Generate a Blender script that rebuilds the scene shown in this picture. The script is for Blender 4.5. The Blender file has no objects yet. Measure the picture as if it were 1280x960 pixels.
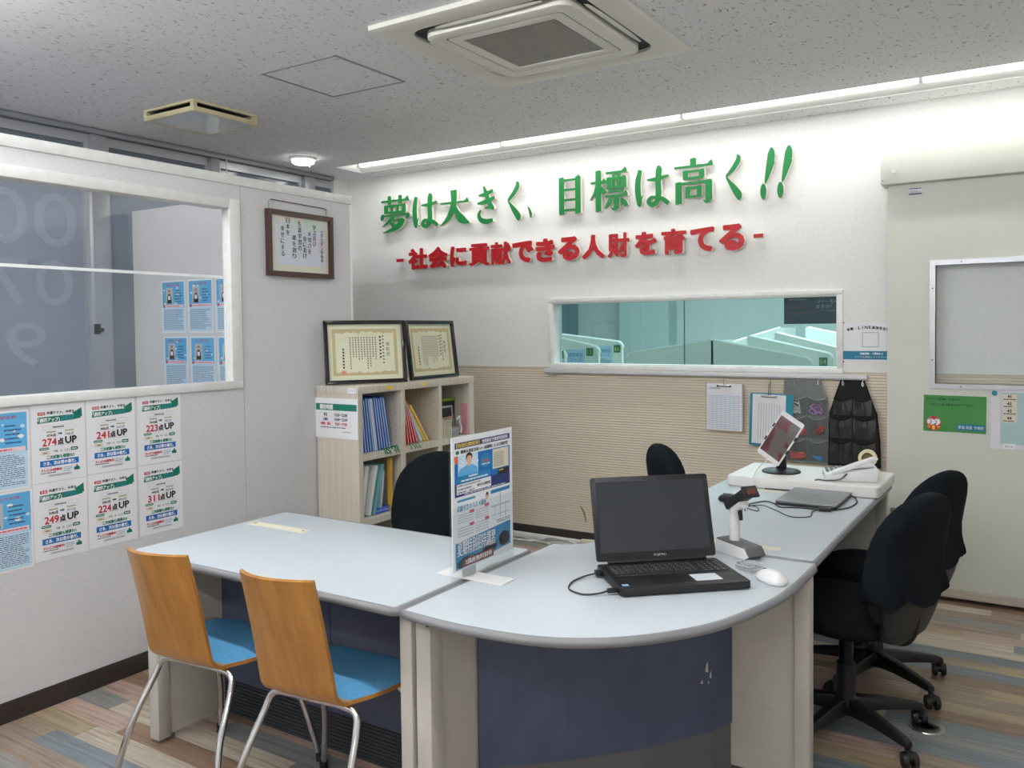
import bpy, bmesh, math, random
from mathutils import Vector, Matrix
R = math.radians
rnd = random.Random(7)
SC = bpy.context.scene
COL = SC.collection

# ------------------------------------------------------------------ camera
def make_camera():
    f, py, yaw, pit, rol = 1053.03, 446.016, -.5678, -.0328, -.0110
    fw = Vector((math.sin(yaw)*math.cos(pit), math.cos(yaw)*math.cos(pit), math.sin(pit)))
    rt = Vector((math.cos(yaw), -math.sin(yaw), 0)); up = rt.cross(fw)
    r2 = math.cos(rol)*rt + math.sin(rol)*up
    u2 = -math.sin(rol)*rt + math.cos(rol)*up
    cd = bpy.data.cameras.new('camera'); co = bpy.data.objects.new('camera', cd)
    COL.objects.link(co)
    cd.sensor_width = 36; cd.lens = f/1280*36
    cd.shift_y = -(480-py)/1280
    cd.clip_start = .02
    m = Matrix((r2, u2, -fw)).transposed().to_4x4(); m.translation = (3.2382, -4.9288, 1.4332)
    co.matrix_world = m
    SC.camera = co
make_camera()

# ------------------------------------------------------------------ world, lights, exposure
W = bpy.data.worlds.new('world'); SC.world = W; W.use_nodes = True
W.node_tree.nodes['Background'].inputs[0].default_value = (.50, .58, .70, 1)
W.node_tree.nodes['Background'].inputs[1].default_value = .35
SC.view_settings.view_transform = 'Standard'; SC.view_settings.look = 'None'
SC.view_settings.gamma = 1; SC.view_settings.use_curve_mapping = False
SC.view_settings.exposure = 0.45

def area(name, loc, sx, sy, power, col=(.99, 1, 1), rot=(0, 0, 0)):
    l = bpy.data.lights.new(name, 'AREA'); l.shape = 'RECTANGLE'; l.size = sx; l.size_y = sy
    l.energy = power; l.color = col
    o = bpy.data.objects.new(name, l); o.location = loc; o.rotation_euler = rot; COL.objects.link(o)
    return o
# ceiling troughs of the room (the fixtures round them are built below)
area('trough_lamp_light', (1.45, -3.80, 2.52), 4.4, .05, 8)
area('trough_lamp_light', (1.45, -5.90, 2.52), 4.4, .05, 6)
# wall-washing trough beside the back wall: tube on the room side, shining down and towards the wall
area('cove_lamp_light', (1.425, -.26, 2.606), 4.95, .05, 12.5)
# study room beyond the window
area('study_room_light', (1.2, 1.9, 2.58), 3.6, .5, 84, (1, 1, 1))
# fill lamp added to brighten the strip of space behind the partition
area('passage_fill_light', (-.75, -4.35, 2.598), .5, 1.2, 9, (.86, .93, 1))

# ------------------------------------------------------------------ materials
def lin(c):
    return tuple(((x/255)/12.92 if x/255 <= .04045 else ((x/255+.055)/1.055)**2.4) for x in c) + (1,)
MATS = {}
def mat(name, c, rough=.5, metal=0, spec=.5, coat=0):
    if name in MATS: return MATS[name]
    m = bpy.data.materials.new(name); m.use_nodes = True
    b = m.node_tree.nodes['Principled BSDF']
    b.inputs['Base Color'].default_value = lin(c) if max(c) > 1 else tuple(c)+(1,)
    b.inputs['Roughness'].default_value = rough; b.inputs['Metallic'].default_value = metal
    b.inputs['Specular IOR Level'].default_value = spec; b.inputs['Coat Weight'].default_value = coat
    MATS[name] = m
    return m
def nd(m, t, **k):
    n = m.node_tree.nodes.new(t)
    for a, v in k.items():
        if a in n.inputs: n.inputs[a].default_value = v
        else: setattr(n, a, v)
    return n
def lk(m, a, b): m.node_tree.links.new(a, b)
def bsdf(m): return m.node_tree.nodes['Principled BSDF']
def coords(m, scale=(1, 1, 1), kind='Object'):
    tc = nd(m, 'ShaderNodeTexCoord'); mp = nd(m, 'ShaderNodeMapping')
    mp.inputs['Scale'].default_value = scale
    lk(m, tc.outputs[kind], mp.inputs[0]); return mp.outputs[0]
def bump(m, h, strength=.2, dist=.002):
    b = nd(m, 'ShaderNodeBump', Strength=strength, Distance=dist)
    lk(m, h, b.inputs['Height']); lk(m, b.outputs[0], bsdf(m).inputs['Normal'])
def ramp(m, fac, stops):
    r = nd(m, 'ShaderNodeValToRGB'); e = r.color_ramp.elements
    while len(e) < len(stops): e.new(.5)
    for el, (p, c) in zip(e, stops): el.position = p; el.color = lin(c)
    lk(m, fac, r.inputs[0]); return r.outputs[0]
def noisy(name, c, c2, scale, rough=.6, bstr=.15, bdist=.001, stretch=(1, 1, 1), detail=4, lo=.35, hi=.65, **k):
    if name in MATS: return MATS[name]
    m = mat(name, c, rough, **k)
    n = nd(m, 'ShaderNodeTexNoise', Scale=scale, Detail=detail)
    lk(m, coords(m, stretch), n.inputs['Vector'])
    lk(m, ramp(m, n.outputs['Fac'], [(lo, c), (hi, c2)]), bsdf(m).inputs['Base Color'])
    if bstr: bump(m, n.outputs['Fac'], bstr, bdist)
    return m
def emit(name, c, s):
    m = mat(name, c, .5)
    bsdf(m).inputs['Emission Color'].default_value = lin(c); bsdf(m).inputs['Emission Strength'].default_value = s
    return m
def glass(name, tint, gl=.08, rough=.02, haze=0, hazec=(200, 205, 210)):
    m = bpy.data.materials.new(name); m.use_nodes = True; MATS[name] = m
    nt = m.node_tree; nt.nodes.remove(nt.nodes['Principled BSDF'])
    out = nt.nodes['Material Output']
    tr = nd(m, 'ShaderNodeBsdfTransparent'); tr.inputs[0].default_value = lin(tint)
    g = nd(m, 'ShaderNodeBsdfGlossy'); g.inputs['Roughness'].default_value = rough
    lw = nd(m, 'ShaderNodeLayerWeight', Blend=.5)
    pw = nd(m, 'ShaderNodeMath', operation='POWER'); pw.inputs[1].default_value = 5; lk(m, lw.outputs['Facing'], pw.inputs[0])
    ma = nd(m, 'ShaderNodeMath', operation='MULTIPLY_ADD'); ma.inputs[1].default_value = .6; ma.inputs[2].default_value = .035 if gl == .08 else gl; lk(m, pw.outputs[0], ma.inputs[0])
    mx = nd(m, 'ShaderNodeMixShader'); lk(m, ma.outputs[0], mx.inputs[0])
    src = tr.outputs[0]
    if haze:
        d = nd(m, 'ShaderNodeBsdfDiffuse'); d.inputs[0].default_value = lin(hazec)
        m2 = nd(m, 'ShaderNodeMixShader'); m2.inputs[0].default_value = haze
        lk(m, src, m2.inputs[1]); lk(m, d.outputs[0], m2.inputs[2]); src = m2.outputs[0]
    lk(m, src, mx.inputs[1]); lk(m, g.outputs[0], mx.inputs[2]); lk(m, mx.outputs[0], out.inputs[0])
    return m

M_WALL = noisy('wall_paint', (238, 237, 234), (232, 231, 228), 60, .75, .25, .0015)
def make_weave():
    m = mat('woven_wallpaper', (216, 216, 217), .8)
    n = nd(m, 'ShaderNodeTexNoise', Scale=10, Detail=5); lk(m, coords(m, (12, 4, 60)), n.inputs['Vector'])
    lk(m, ramp(m, n.outputs['Fac'], [(.3, (205, 205, 207)), (.7, (223, 223, 224))]), bsdf(m).inputs['Base Color'])
    bump(m, n.outputs['Fac'], .35, .0015); return m
M_WEAVE = make_weave()
def make_wainscot():
    m = mat('ribbed_wainscot', (196, 183, 160), .75)
    w = nd(m, 'ShaderNodeTexWave', Scale=19, Distortion=.25, Detail=1); w.bands_direction = 'Z'
    w.inputs['Detail Scale'].default_value = .6
    lk(m, coords(m, (.3, 1, 1)), w.inputs['Vector'])
    lk(m, ramp(m, w.outputs['Fac'], [(.1, (214, 202, 181)), (.8, (228, 217, 197))]), bsdf(m).inputs['Base Color'])
    bump(m, w.outputs['Fac'], .5, .003); return m
M_WAIN = make_wainscot()
def make_ceiling():
    m = mat('flecked_ceiling', (205, 205, 207), .9)
    v = nd(m, 'ShaderNodeTexNoise', Scale=75, Detail=3, Roughness=.55); c = coords(m, (1, .45, 1)); lk(m, c, v.inputs['Vector'])
    v2 = nd(m, 'ShaderNodeTexNoise', Scale=210, Detail=2); lk(m, c, v2.inputs['Vector'])
    mx = nd(m, 'ShaderNodeMath', operation='ADD'); lk(m, v.outputs['Fac'], mx.inputs[0])
    ml = nd(m, 'ShaderNodeMath', operation='MULTIPLY'); ml.inputs[1].default_value = .35; lk(m, v2.outputs['Fac'], ml.inputs[0]); lk(m, ml.outputs[0], mx.inputs[1])
    lk(m, ramp(m, mx.outputs[0], [(.49, (166, 164, 163)), (.55, (238, 238, 240))]), bsdf(m).inputs['Base Color'])
    return m
M_CEIL = make_ceiling()
M_TRIM = noisy('ivory_trim', (236, 238, 236), (230, 230, 226), 25, .4, 0)
M_ALU = mat('aluminium', (190, 193, 198), .35, .6)
M_ALUG = mat('aluminium_grey', (150, 154, 160), .45, .4)
M_BASE = noisy('dark_baseboard', (44, 38, 36), (58, 50, 46), 30, .5, .1, stretch=(1, 1, 6))
M_DOOR = noisy('door_paint', (216, 218, 207), (212, 214, 202), 4, .5, .03)
M_DESKTOP = noisy('desk_laminate', (196, 204, 210), (190, 198, 204), 120, .35, .03, .0003)
M_DESKEDGE = mat('desk_edge_grey', (128, 130, 133), .45)
M_DESKLEG = noisy('desk_leg_grey', (196, 194, 186), (191, 189, 181), 8, .5, 0)
M_NAVY = noisy('navy_panel', (76, 86, 112), (70, 80, 105), 9, .45, .05)
M_KICK = mat('kick_strip', (52, 56, 62), .5)
M_BLACKP = mat('black_plastic', (20, 21, 23), .45)
M_BLACKF = noisy('black_fabric', (13, 15, 19), (20, 22, 27), 300, .95, .2, .0006, spec=.15)
M_COVER = noisy('black_cover_cloth', (15, 20, 25), (21, 28, 33), 6, .95, .4, .01, spec=.12)
M_CHROME = mat('chrome', (215, 215, 218), .12, 1)
M_STEEL = mat('brushed_steel', (170, 168, 164), .3, 1)
M_WHITEP = mat('white_plastic', (232, 232, 232), .4)
M_OFFW = mat('ivory_plastic', (222, 216, 198), .5)
M_PAPER = mat('white_paper', (236, 237, 240), .6)
M_ACRY = glass('clear_pane', (251, 253, 253))
M_SHEET = glass('clear_acrylic', (252, 253, 253))
M_TEAL = glass('tinted_glass', (208, 230, 233))
def make_wood():
    m = mat('beech_plywood', (184, 124, 56), .35, coat=.25)
    n = nd(m, 'ShaderNodeTexNoise', Scale=5, Detail=8, Roughness=.6); lk(m, coords(m, (7, 1.0, .9)), n.inputs['Vector'])
    lk(m, ramp(m, n.outputs['Fac'], [(.3, (152, 102, 42)), (.55, (173, 121, 54)), (.75, (186, 135, 66))]), bsdf(m).inputs['Base Color'])
    return m
M_BEECH = make_wood()
M_BLUEF = noisy('blue_seat_fabric', (78, 140, 182), (96, 158, 198), 220, .95, .3, .001, spec=.1)
M_SHELF = noisy('pale_wood_laminate', (214, 207, 193), (200, 192, 178), 5, .55, .05, stretch=(14, 14, .5))
FLOORC = [((138, 119, 103), (100, 84, 72)), ((106, 117, 123), (76, 86, 92)), ((166, 140, 124), (124, 100, 87)),
          ((172, 160, 140), (130, 119, 102)), ((128, 102, 80), (90, 70, 54)), ((122, 124, 120), (90, 91, 87)), ((152, 134, 104), (112, 95, 70))]
def plank_mat(i, ca, cb):
    m = mat('floor_plank_%d' % i, ca, .33)
    oi = nd(m, 'ShaderNodeObjectInfo'); tc = nd(m, 'ShaderNodeTexCoord')
    ad = nd(m, 'ShaderNodeVectorMath', operation='ADD'); sc = nd(m, 'ShaderNodeVectorMath', operation='SCALE')
    cmb = nd(m, 'ShaderNodeCombineXYZ')
    for k in range(3): lk(m, oi.outputs['Random'], cmb.inputs[k])
    lk(m, cmb.outputs[0], sc.inputs[0]); sc.inputs['Scale'].default_value = 40
    lk(m, tc.outputs['Object'], ad.inputs[0]); lk(m, sc.outputs[0], ad.inputs[1])
    mp = nd(m, 'ShaderNodeMapping'); mp.inputs['Scale'].default_value = (1.3, 30, 1); lk(m, ad.outputs[0], mp.inputs[0])
    n = nd(m, 'ShaderNodeTexNoise', Scale=2.4, Detail=9, Roughness=.66); n.inputs['Distortion'].default_value = .6
    lk(m, mp.outputs[0], n.inputs['Vector'])
    ca = tuple(min(255, int(c*1.12)) for c in ca); cb = tuple(int(c*1.08) for c in cb)
    lt = tuple(min(255, int(c*1.12)+4) for c in ca)
    lk(m, ramp(m, n.outputs['Fac'], [(.28, cb), (.5, ca), (.72, lt)]), bsdf(m).inputs['Base Color'])
    return m
def mute(c): g = sum(c)/3; return tuple(int(x*.82+g*.18) for x in c)
M_PLANK = [plank_mat(i, mute(a), mute(b)) for i, (a, b) in enumerate(FLOORC)]

# ------------------------------------------------------------------ mesh helpers
class MB:
    def __init__(s): s.v = []; s.f = []
    def add(s, vs, fs):
        o = len(s.v); s.v += [tuple(v) for v in vs]; s.f += [tuple(i+o for i in f) for f in fs]; return s
    def box(s, x0, x1, y0, y1, z0, z1):
        return s.add([(x0, y0, z0), (x1, y0, z0), (x1, y1, z0), (x0, y1, z0), (x0, y0, z1), (x1, y0, z1), (x1, y1, z1), (x0, y1, z1)],
                     [(0, 3, 2, 1), (4, 5, 6, 7), (0, 1, 5, 4), (1, 2, 6, 5), (2, 3, 7, 6), (3, 0, 4, 7)])
    def prism(s, poly, a0, a1, axis='z'):
        def P(p, a): return (p[0], p[1], a) if axis == 'z' else ((p[0], a, p[1]) if axis == 'y' else (a, p[0], p[1]))
        n = len(poly)
        vs = [P(p, a0) for p in poly]+[P(p, a1) for p in poly]
        fs = [tuple(range(n))[::-1], tuple(range(n, 2*n))]+[(i, (i+1) % n, n+(i+1) % n, n+i) for i in range(n)]
        return s.add(vs, fs)
    def tube(s, pts, r, n=8, closed=False):
        pts = [Vector(p) for p in pts]; N = len(pts)
        rs = r if isinstance(r, (list, tuple)) else [r]*N
        prev = None; vs = []
        for i, p in enumerate(pts):
            if closed: t = pts[(i+1) % N]-pts[i-1]
            else: t = pts[min(i+1, N-1)]-pts[max(i-1, 0)]
            if t.length < 1e-9: t = Vector((0, 0, 1))
            t.normalize()
            if prev is None:
                a = Vector((0, 0, 1)) if abs(t.z) < .9 else Vector((1, 0, 0)); u = t.cross(a).normalized()
            else: u = (prev-t*prev.dot(t)).normalized()
            prev = u; w = t.cross(u)
            for k in range(n):
                an = 2*math.pi*k/n; vs.append(p+(u*math.cos(an)+w*math.sin(an))*rs[i])
        fs = []
        for i in range(N if closed else N-1):
            j = (i+1) % N
            for k in range(n): fs.append((i*n+k, i*n+(k+1) % n, j*n+(k+1) % n, j*n+k))
        if not closed: fs += [tuple(range(n))[::-1], tuple(range((N-1)*n, N*n))]
        return s.add(vs, fs)
    def lathe(s, prof, n=24, c=(0, 0, 0), axis='z'):
        vs = []; fs = []
        for r, h in prof:
            for k in range(n):
                a = 2*math.pi*k/n; x, y = r*math.cos(a), r*math.sin(a)
                p = (x, y, h) if axis == 'z' else ((x, h, y) if axis == 'y' else (h, x, y))
                vs.append((c[0]+p[0], c[1]+p[1], c[2]+p[2]))
        for i in range(len(prof)-1):
            for k in range(n): fs.append((i*n+k, i*n+(k+1) % n, (i+1)*n+(k+1) % n, (i+1)*n+k))
        if prof[0][0] > 1e-6: fs.append(tuple(range(n))[::-1])
        if prof[-1][0] > 1e-6: fs.append(tuple(range((len(prof)-1)*n, len(prof)*n)))
        return s.add(vs, fs)
    def loft(s, rings, n=28, k=0.0, wob=None):
        # rings: (cx, cy, cz, a, b, e): superellipse in XY at cz
        vs = []; fs = []
        for i, (cx, cy, cz, a, b, e) in enumerate(rings):
            for j in range(n):
                t = 2*math.pi*j/n; c, q = math.cos(t), math.sin(t)
                x = a*math.copysign(abs(c)**e, c); y = b*math.copysign(abs(q)**e, q)
                w = wob(i, j) if wob else (0, 0, 0)
                vs.append((cx+x+w[0], cy+y+k*x*x+w[1], cz+w[2]))
        for i in range(len(rings)-1):
            for j in range(n): fs.append((i*n+j, i*n+(j+1) % n, (i+1)*n+(j+1) % n, (i+1)*n+j))
        fs += [tuple(range(n))[::-1], tuple(range((len(rings)-1)*n, len(rings)*n))]
        return s.add(vs, fs)
    def xf(s, M, start=0):
        s.v[start:] = [tuple(M @ Vector(v)) for v in s.v[start:]]; return s
    def build(s, name, m, parent=None, loc=(0, 0, 0), rz=0, bevel=0, seg=2, smooth=None, merge=False):
        me = bpy.data.meshes.new(name); me.from_pydata(s.v, [], s.f)
        bm = bmesh.new(); bm.from_mesh(me)
        if merge: bmesh.ops.remove_doubles(bm, verts=bm.verts, dist=1e-6)
        bmesh.ops.recalc_face_normals(bm, faces=bm.faces)
        if bevel:
            es = [e for e in bm.edges if len(e.link_faces) == 2 and e.calc_face_angle(0) > .5]
            bmesh.ops.bevel(bm, geom=es, offset=bevel, segments=seg, affect='EDGES', clamp_overlap=True, profile=.5)
        bm.to_mesh(me); bm.free()
        if smooth is None: smooth = bool(bevel)
        if smooth:
            me.polygons.foreach_set('use_smooth', [True]*len(me.polygons))
            me.set_sharp_from_angle(angle=R(smooth if smooth > 1 else 40))
        if m: me.materials.append(m)
        o = bpy.data.objects.new(name, me); COL.objects.link(o)
        o.location = loc; o.rotation_euler = (0, 0, rz)
        if parent: o.parent = parent
        return o
def box(name, m, x0, x1, y0, y1, z0, z1, parent=None, bevel=0, **k):
    return MB().box(x0, x1, y0, y1, z0, z1).build(name, m, parent, bevel=bevel, **k)
def tag(o, label, cat, group=None):
    o['label'] = label; o['category'] = cat
    if group: o['group'] = group
    return o
def thing(name, label, cat, loc=(0, 0, 0), rz=0, group=None):
    o = bpy.data.objects.new(name, None); COL.objects.link(o); o.empty_display_size = .1
    o.location = loc; o.rotation_euler = (0, 0, rz)
    return tag(o, label, cat, group)
def struct(o): o['kind'] = 'structure'; return o
def dup(root, loc, rz, label, group=None):
    r = root.copy(); COL.objects.link(r); r.location = loc; r.rotation_euler = (0, 0, rz); r['label'] = label
    if group: r['group'] = group
    kids = [o for o in COL.objects if o.parent == root]
    for ch in kids:
        c = ch.copy(); COL.objects.link(c); c.parent = r
        for g in [o for o in COL.objects if o.parent == ch]:
            d = g.copy(); COL.objects.link(d); d.parent = c
    return r
def rot(axis, deg, pivot=(0, 0, 0)):
    return Matrix.Translation(pivot) @ Matrix.Rotation(R(deg), 4, axis) @ Matrix.Translation(-Vector(pivot))
def smoothpath(pts, n=8):
    P = [Vector(p) for p in pts]; out = []
    for i in range(len(P)-1):
        a, b, c, d = P[max(i-1, 0)], P[i], P[i+1], P[min(i+2, len(P)-1)]
        for k in range(n):
            t = k/n
            out.append(.5*((2*b)+(c-a)*t+(2*a-5*b+4*c-d)*t*t+(3*b-a-3*c+d)*t**3))
    out.append(P[-1]); return out
def rrect(x0, x1, y0, y1, r, n=5):
    out = []
    for cx, cy, a0 in ((x1-r, y1-r, 0), (x0+r, y1-r, 90), (x0+r, y0+r, 180), (x1-r, y0+r, 270)):
        for k in range(n+1):
            a = R(a0+90*k/n); out.append((cx+r*math.cos(a), cy+r*math.sin(a)))
    return out

# ------------------------------------------------------------------ text helpers
_TC = {}
def glyphs(s):
    if s in _TC: return _TC[s]
    c = bpy.data.curves.new('t', 'FONT'); c.body = s; c.size = 1; c.resolution_u = 3 if len(s) < 4 else 2
    o = bpy.data.objects.new('t', c); me = bpy.data.meshes.new_from_object(o)
    vs = [tuple(v.co[:2]) for v in me.vertices]; fs = [tuple(p.vertices) for p in me.polygons]
    bpy.data.objects.remove(o); bpy.data.meshes.remove(me); bpy.data.curves.remove(c)
    if not vs: vs = [(0, 0)]
    xs = [v[0] for v in vs]; ys = [v[1] for v in vs]
    _TC[s] = (vs, fs, min(xs), max(xs), min(ys), max(ys)); return _TC[s]
def put_text(mb, s, cx, cz, w=None, h=None, y=0, align='C', flip=False, slant=0):
    """flat lettering in the local XZ plane facing -y; w/h = box to fill"""
    vs, fs, x0, x1, y0, y1 = glyphs(s)
    W_, H_ = max(x1-x0, 1e-6), max(y1-y0, 1e-6)
    sx = w/W_ if w else h/H_; sy = h/H_ if h else w/W_
    off = {'C': -.5, 'L': 0, 'R': -1}[align]*W_*sx
    out = []
    for a, b in vs:
        X = (a-x0)*sx+off; Z = (b-y0)*sy-H_*sy/2
        if flip: X = -X
        out.append((cx+X+slant*Z, y, cz+Z))
    mb.add(out, fs)

class Sheet:
    """a flat printed sheet: root mesh (thin box, local XZ plane, face towards -y) with printed children"""
    T = .0012
    def __init__(s, name, w, h, label, cat, loc, rz=0, m=None, group=None, thick=None):
        s.w, s.h = w, h; s.T = thick or Sheet.T
        s.root = MB().box(-w/2, w/2, 0, s.T, -h/2, h/2).build(name, m or M_PAPER, None, loc, rz)
        tag(s.root, label, cat, group); s.g = {}
    def mb(s, col, role):
        k = (col, role)
        if k not in s.g: s.g[k] = MB()
        return s.g[k]
    def y(s, layer): return -.00045*layer
    def rect(s, col, x0, x1, z0, z1, layer=1, role='printed_panel'):
        s.mb(col, role).add([(x0, s.y(layer), z0), (x1, s.y(layer), z0), (x1, s.y(layer), z1), (x0, s.y(layer), z1)], [(0, 1, 2, 3)])
    def poly(s, col, pts, layer=1, role='printed_shape'):
        s.mb(col, role).add([(p[0], s.y(layer), p[1]) for p in pts], [tuple(range(len(pts)))])
    def ell(s, col, cx, cz, a, b, layer=1, role='printed_shape', n=20):
        s.poly(col, [(cx+a*math.cos(2*math.pi*k/n), cz+b*math.sin(2*math.pi*k/n)) for k in range(n)], layer, role)
    def text(s, col, t, cx, cz, w=None, h=None, layer=2, align='C', slant=0, role='printed_lettering', bold=0):
        for k, (dx, dz) in enumerate(((0, 0), (bold, 0), (-bold, 0), (0, bold), (0, -bold)) if bold else ((0, 0),)):
            put_text(s.mb(col, role), t, cx+dx, cz+dz, w, h, s.y(layer)-.00004*k, align, slant=slant)
    def dashes(s, col, x0, x1, z0, z1, rows, layer=2, fill=.55, role='printed_small_print', seed=1):
        q = random.Random(seed); dz = (z1-z0)/rows
        for i in range(rows):
            z = z1-dz*(i+.5); x = x0; end = x1-(x1-x0)*(q.random()*.3 if q.random() < .4 else 0)
            while x < end-1e-4:
                L = (x1-x0)*(.03+.10*q.random()); e = min(x+L, end)
                s.rect(col, x, e, z-dz*fill/2, z+dz*fill/2, layer, role); x = e+(x1-x0)*.018
    def outline(s, col, x0, x1, z0, z1, t, layer=1, role='printed_rule'):
        s.rect(col, x0, x1, z0, z0+t, layer, role); s.rect(col, x0, x1, z1-t, z1, layer, role)
        s.rect(col, x0, x0+t, z0+t, z1-t, layer, role); s.rect(col, x1-t, x1, z0+t, z1-t, layer, role)
    def done(s):
        for (col, role), mb in s.g.items():
            me = bpy.data.meshes.new(role); me.from_pydata(mb.v, [], mb.f); me.materials.append(ink(col))
            o = bpy.data.objects.new(role, me); COL.objects.link(o); o.parent = s.root
            if len(mb.f) > 1: o['kind'] = 'stuff'
        return s.root
INK = dict(black=(28, 28, 32), grey=(120, 124, 130), lgrey=(186, 190, 196), red=(196, 32, 56), green=(0, 116, 96), blue=(0, 108, 184),
           white=(240, 240, 242), navy=(38, 52, 110), sky=(96, 178, 226), skyl=(196, 224, 240), pink=(240, 214, 224), beige=(226, 218, 190),
           yellow=(240, 214, 60), cyan=(30, 130, 180), skin=(226, 176, 150), hair=(30, 26, 26), orange=(222, 96, 46), brown=(110, 46, 40),
           gold=(206, 190, 142), cream=(236, 234, 204), seal=(236, 150, 130), signgreen=(62, 140, 66), dgreen=(14, 70, 40), teal=(0, 118, 150),
           paleg=(176, 204, 206), card=(226, 220, 204), dark=(40, 62, 76), midteal=(60, 150, 180), softred=(214, 90, 100), wash=(212, 228, 220), lilac=(222, 226, 240), slate=(92, 106, 142))
def ink(c): return mat('ink_'+c, INK[c], .55)

# ================================================================== THE ROOM
H = 2.61; XL = -1.42; XR = 4.6; YF = -7.4
floor = struct(box('floor', noisy('subfloor', (146, 128, 110), (118, 104, 92), 3, .5, .05, stretch=(1, 12, 1)), XL-.1, XR+.1, YF-.1, .1, -.1, -.002))
def planks():
    q = random.Random(3); pw = .0955; cache = {}
    y = -4.145; row = 0; last = -1
    while y < -.01:
        x = 0.0; L = .22+.1*q.randint(0, 6)
        w = min(pw, -.002-y)
        while x < 4.58:
            L = min(L, 4.6-x)
            if L < .05: break
            key = (round(L, 2), round(w, 3))
            if key not in cache:
                o = MB().box(0, key[0]-.0012, .0006, key[1]-.0006, -.003, .0).build('floor_plank', None)
                o.data.materials.append(M_PLANK[0]); cache[key] = o.data
            else:
                o = bpy.data.objects.new('floor_plank', cache[key]); COL.objects.link(o)
            o.location = (x, y, 0); o.parent = floor
            i = q.randrange(len(M_PLANK))
            while i == last: i = q.randrange(len(M_PLANK))
            last = i
            o.material_slots[0].link = 'OBJECT'; o.material_slots[0].material = M_PLANK[i]
            x += key[0]; L = q.choice((.75, .92, .92, 1.1))
        y += pw; row += 1
planks()

# ceiling with the slots of the trough lights left open
def slab_with_holes(name, m, x0, x1, y0, y1, z0, z1, holes):
    mb = MB(); ys = sorted({y0, y1}|{h[2] for h in holes}|{h[3] for h in holes})
    for a, b in zip(ys[:-1], ys[1:]):
        hs = sorted((h[0], h[1]) for h in holes if h[2] <= a+1e-6 and h[3] >= b-1e-6)
        x = x0
        for p, q in hs:
            if p > x: mb.box(x, p, a, b, z0, z1)
            x = q
        if x < x1: mb.box(x, x1, a, b, z0, z1)
    return mb.build(name, m)
COVE = (-1.10, 3.95, -.46, -.185)
TR1 = (-.85, 3.75, -3.88, -3.72); TR2 = (-.85, 3.75, -5.98, -5.82)
struct(slab_with_holes('ceiling', M_CEIL, XL-.1, XR+.1, YF-.1, .1, H, H+.012, [COVE]))

# back wall with its window opening, ribbed lower half
WX0, WX1, WZ0, WZ1 = .425, 2.245, 1.195, 1.605
wb = MB()
for x0, x1, z0, z1 in ((XL-.1, WX0, 1.172, H), (WX1, XR+.1, 1.172, H), (WX0, WX1, WZ1, H), (WX0, WX1, 1.172, WZ0)):
    wb.box(x0, x1, 0, .11, z0, z1)
wall_back = struct(wb.build('wall_back', M_WALL))
box('wainscot', M_WAIN, XL-.1, XR+.1, -.001, .11, 0, 1.172, wall_back)
box('wainscot_cap', mat('wainscot_cap', (206, 198, 178), .6), XL, XR, -.003, 0, 1.168, 1.176, wall_back)
mk = MB(); mk.add([(.62, -.0016, .26), (.655, -.0016, .22), (.668, -.0016, .16), (.66, -.0016, .15), (.64, -.0016, .21), (.622, -.0016, .245)], [(0, 1, 2, 3, 4, 5)])
mk.build('scuff_mark', mat('scuff', (150, 130, 104), .8), wall_back)
struct(box('baseboard_back', M_BASE, XL, XR, -.010, 0, 0, .083, bevel=.002))
struct(box('wall_right', M_WALL, XR, XR+.1, YF, 0, 0, H))
struct(box('wall_front', M_WALL, XL, XR, YF-.1, YF, 0, H))

# exterior window wall (left, behind the partition)
ext = struct(box('wall_left', M_WALL, XL-.12, XL-.02, YF, 0, 0, .35))
box('lintel', M_WALL, XL-.12, XL-.02, YF, 0, 2.585, H, ext)
box('end_pier', M_WALL, XL-.12, XL, -.155, 0, .35, H, ext)
cr = struct(box('trim_1', M_ALUG, XL-.02, XL+.055, YF, -.20, 2.578, 2.606, bevel=.003))
box('rail_slot', mat('rail_slot', (78, 80, 84), .5), XL+.012, XL+.03, YF, -.21, 2.5755, 2.579, cr)
posts = [(-5.30, -5.20), (-4.48, -4.39), (-3.60, -3.50), (-2.125, -2.025), (-1.30, -1.235), (-.478, -.375)]
M_PANEU = mat('upper_pane', (104, 112, 122), .12, spec=.6)
M_PANEL = noisy('frosted_pane', (154, 163, 176), (144, 153, 167), 1.3, .22, 0, spec=.6)
edges = [YF]+[v for p in posts for v in p]+[-.155]
for i in range(0, len(edges), 2):
    y0, y1 = edges[i], edges[i+1]
    wd = thing('window_%d' % (i//2+1), 'x', 'x', (XL, (y0+y1)/2, .35)); del wd['label']; del wd['category']; wd['kind'] = 'structure'
    hy = (y1-y0)/2
    fr = MB()
    for a in (-hy, hy-.028): fr.box(-.05, .0, a, a+.028, 0, 2.24)
    for z0, z1 in ((0, .05), (1.95, 2.03), (2.175, 2.235)): fr.box(-.05, .0, -hy+.028, hy-.028, z0, z1)
    fr.build('window_frame', M_ALU, wd, merge=False)
    MB().box(-.03, -.024, -hy+.028, hy-.028, 2.03, 2.175).build('upper_pane', M_PANEU, wd)
    MB().box(-.03, -.024, -hy+.028, hy-.028, .05, 1.95).build('lower_pane', M_PANEL, wd)
for k, (y0, y1) in enumerate(posts):
    p = struct(box('trim_%d' % (k+2), M_ALU, XL-.06, XL+.03, y0, y1, .35, 2.578, bevel=.004))
    if k == 3:
        lk_ = MB().box(XL+.03, XL+.05, y0-.012, y0+.02, 1.43, 1.49); lk_.lathe([(.012, -.012), (.012, .03)], 12, (XL+.05, y0+.004, 1.455), 'y')
        lk_.build('sash_lock', mat('lock_metal', (90, 88, 84), .4, .8), p, bevel=.003)
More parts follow.
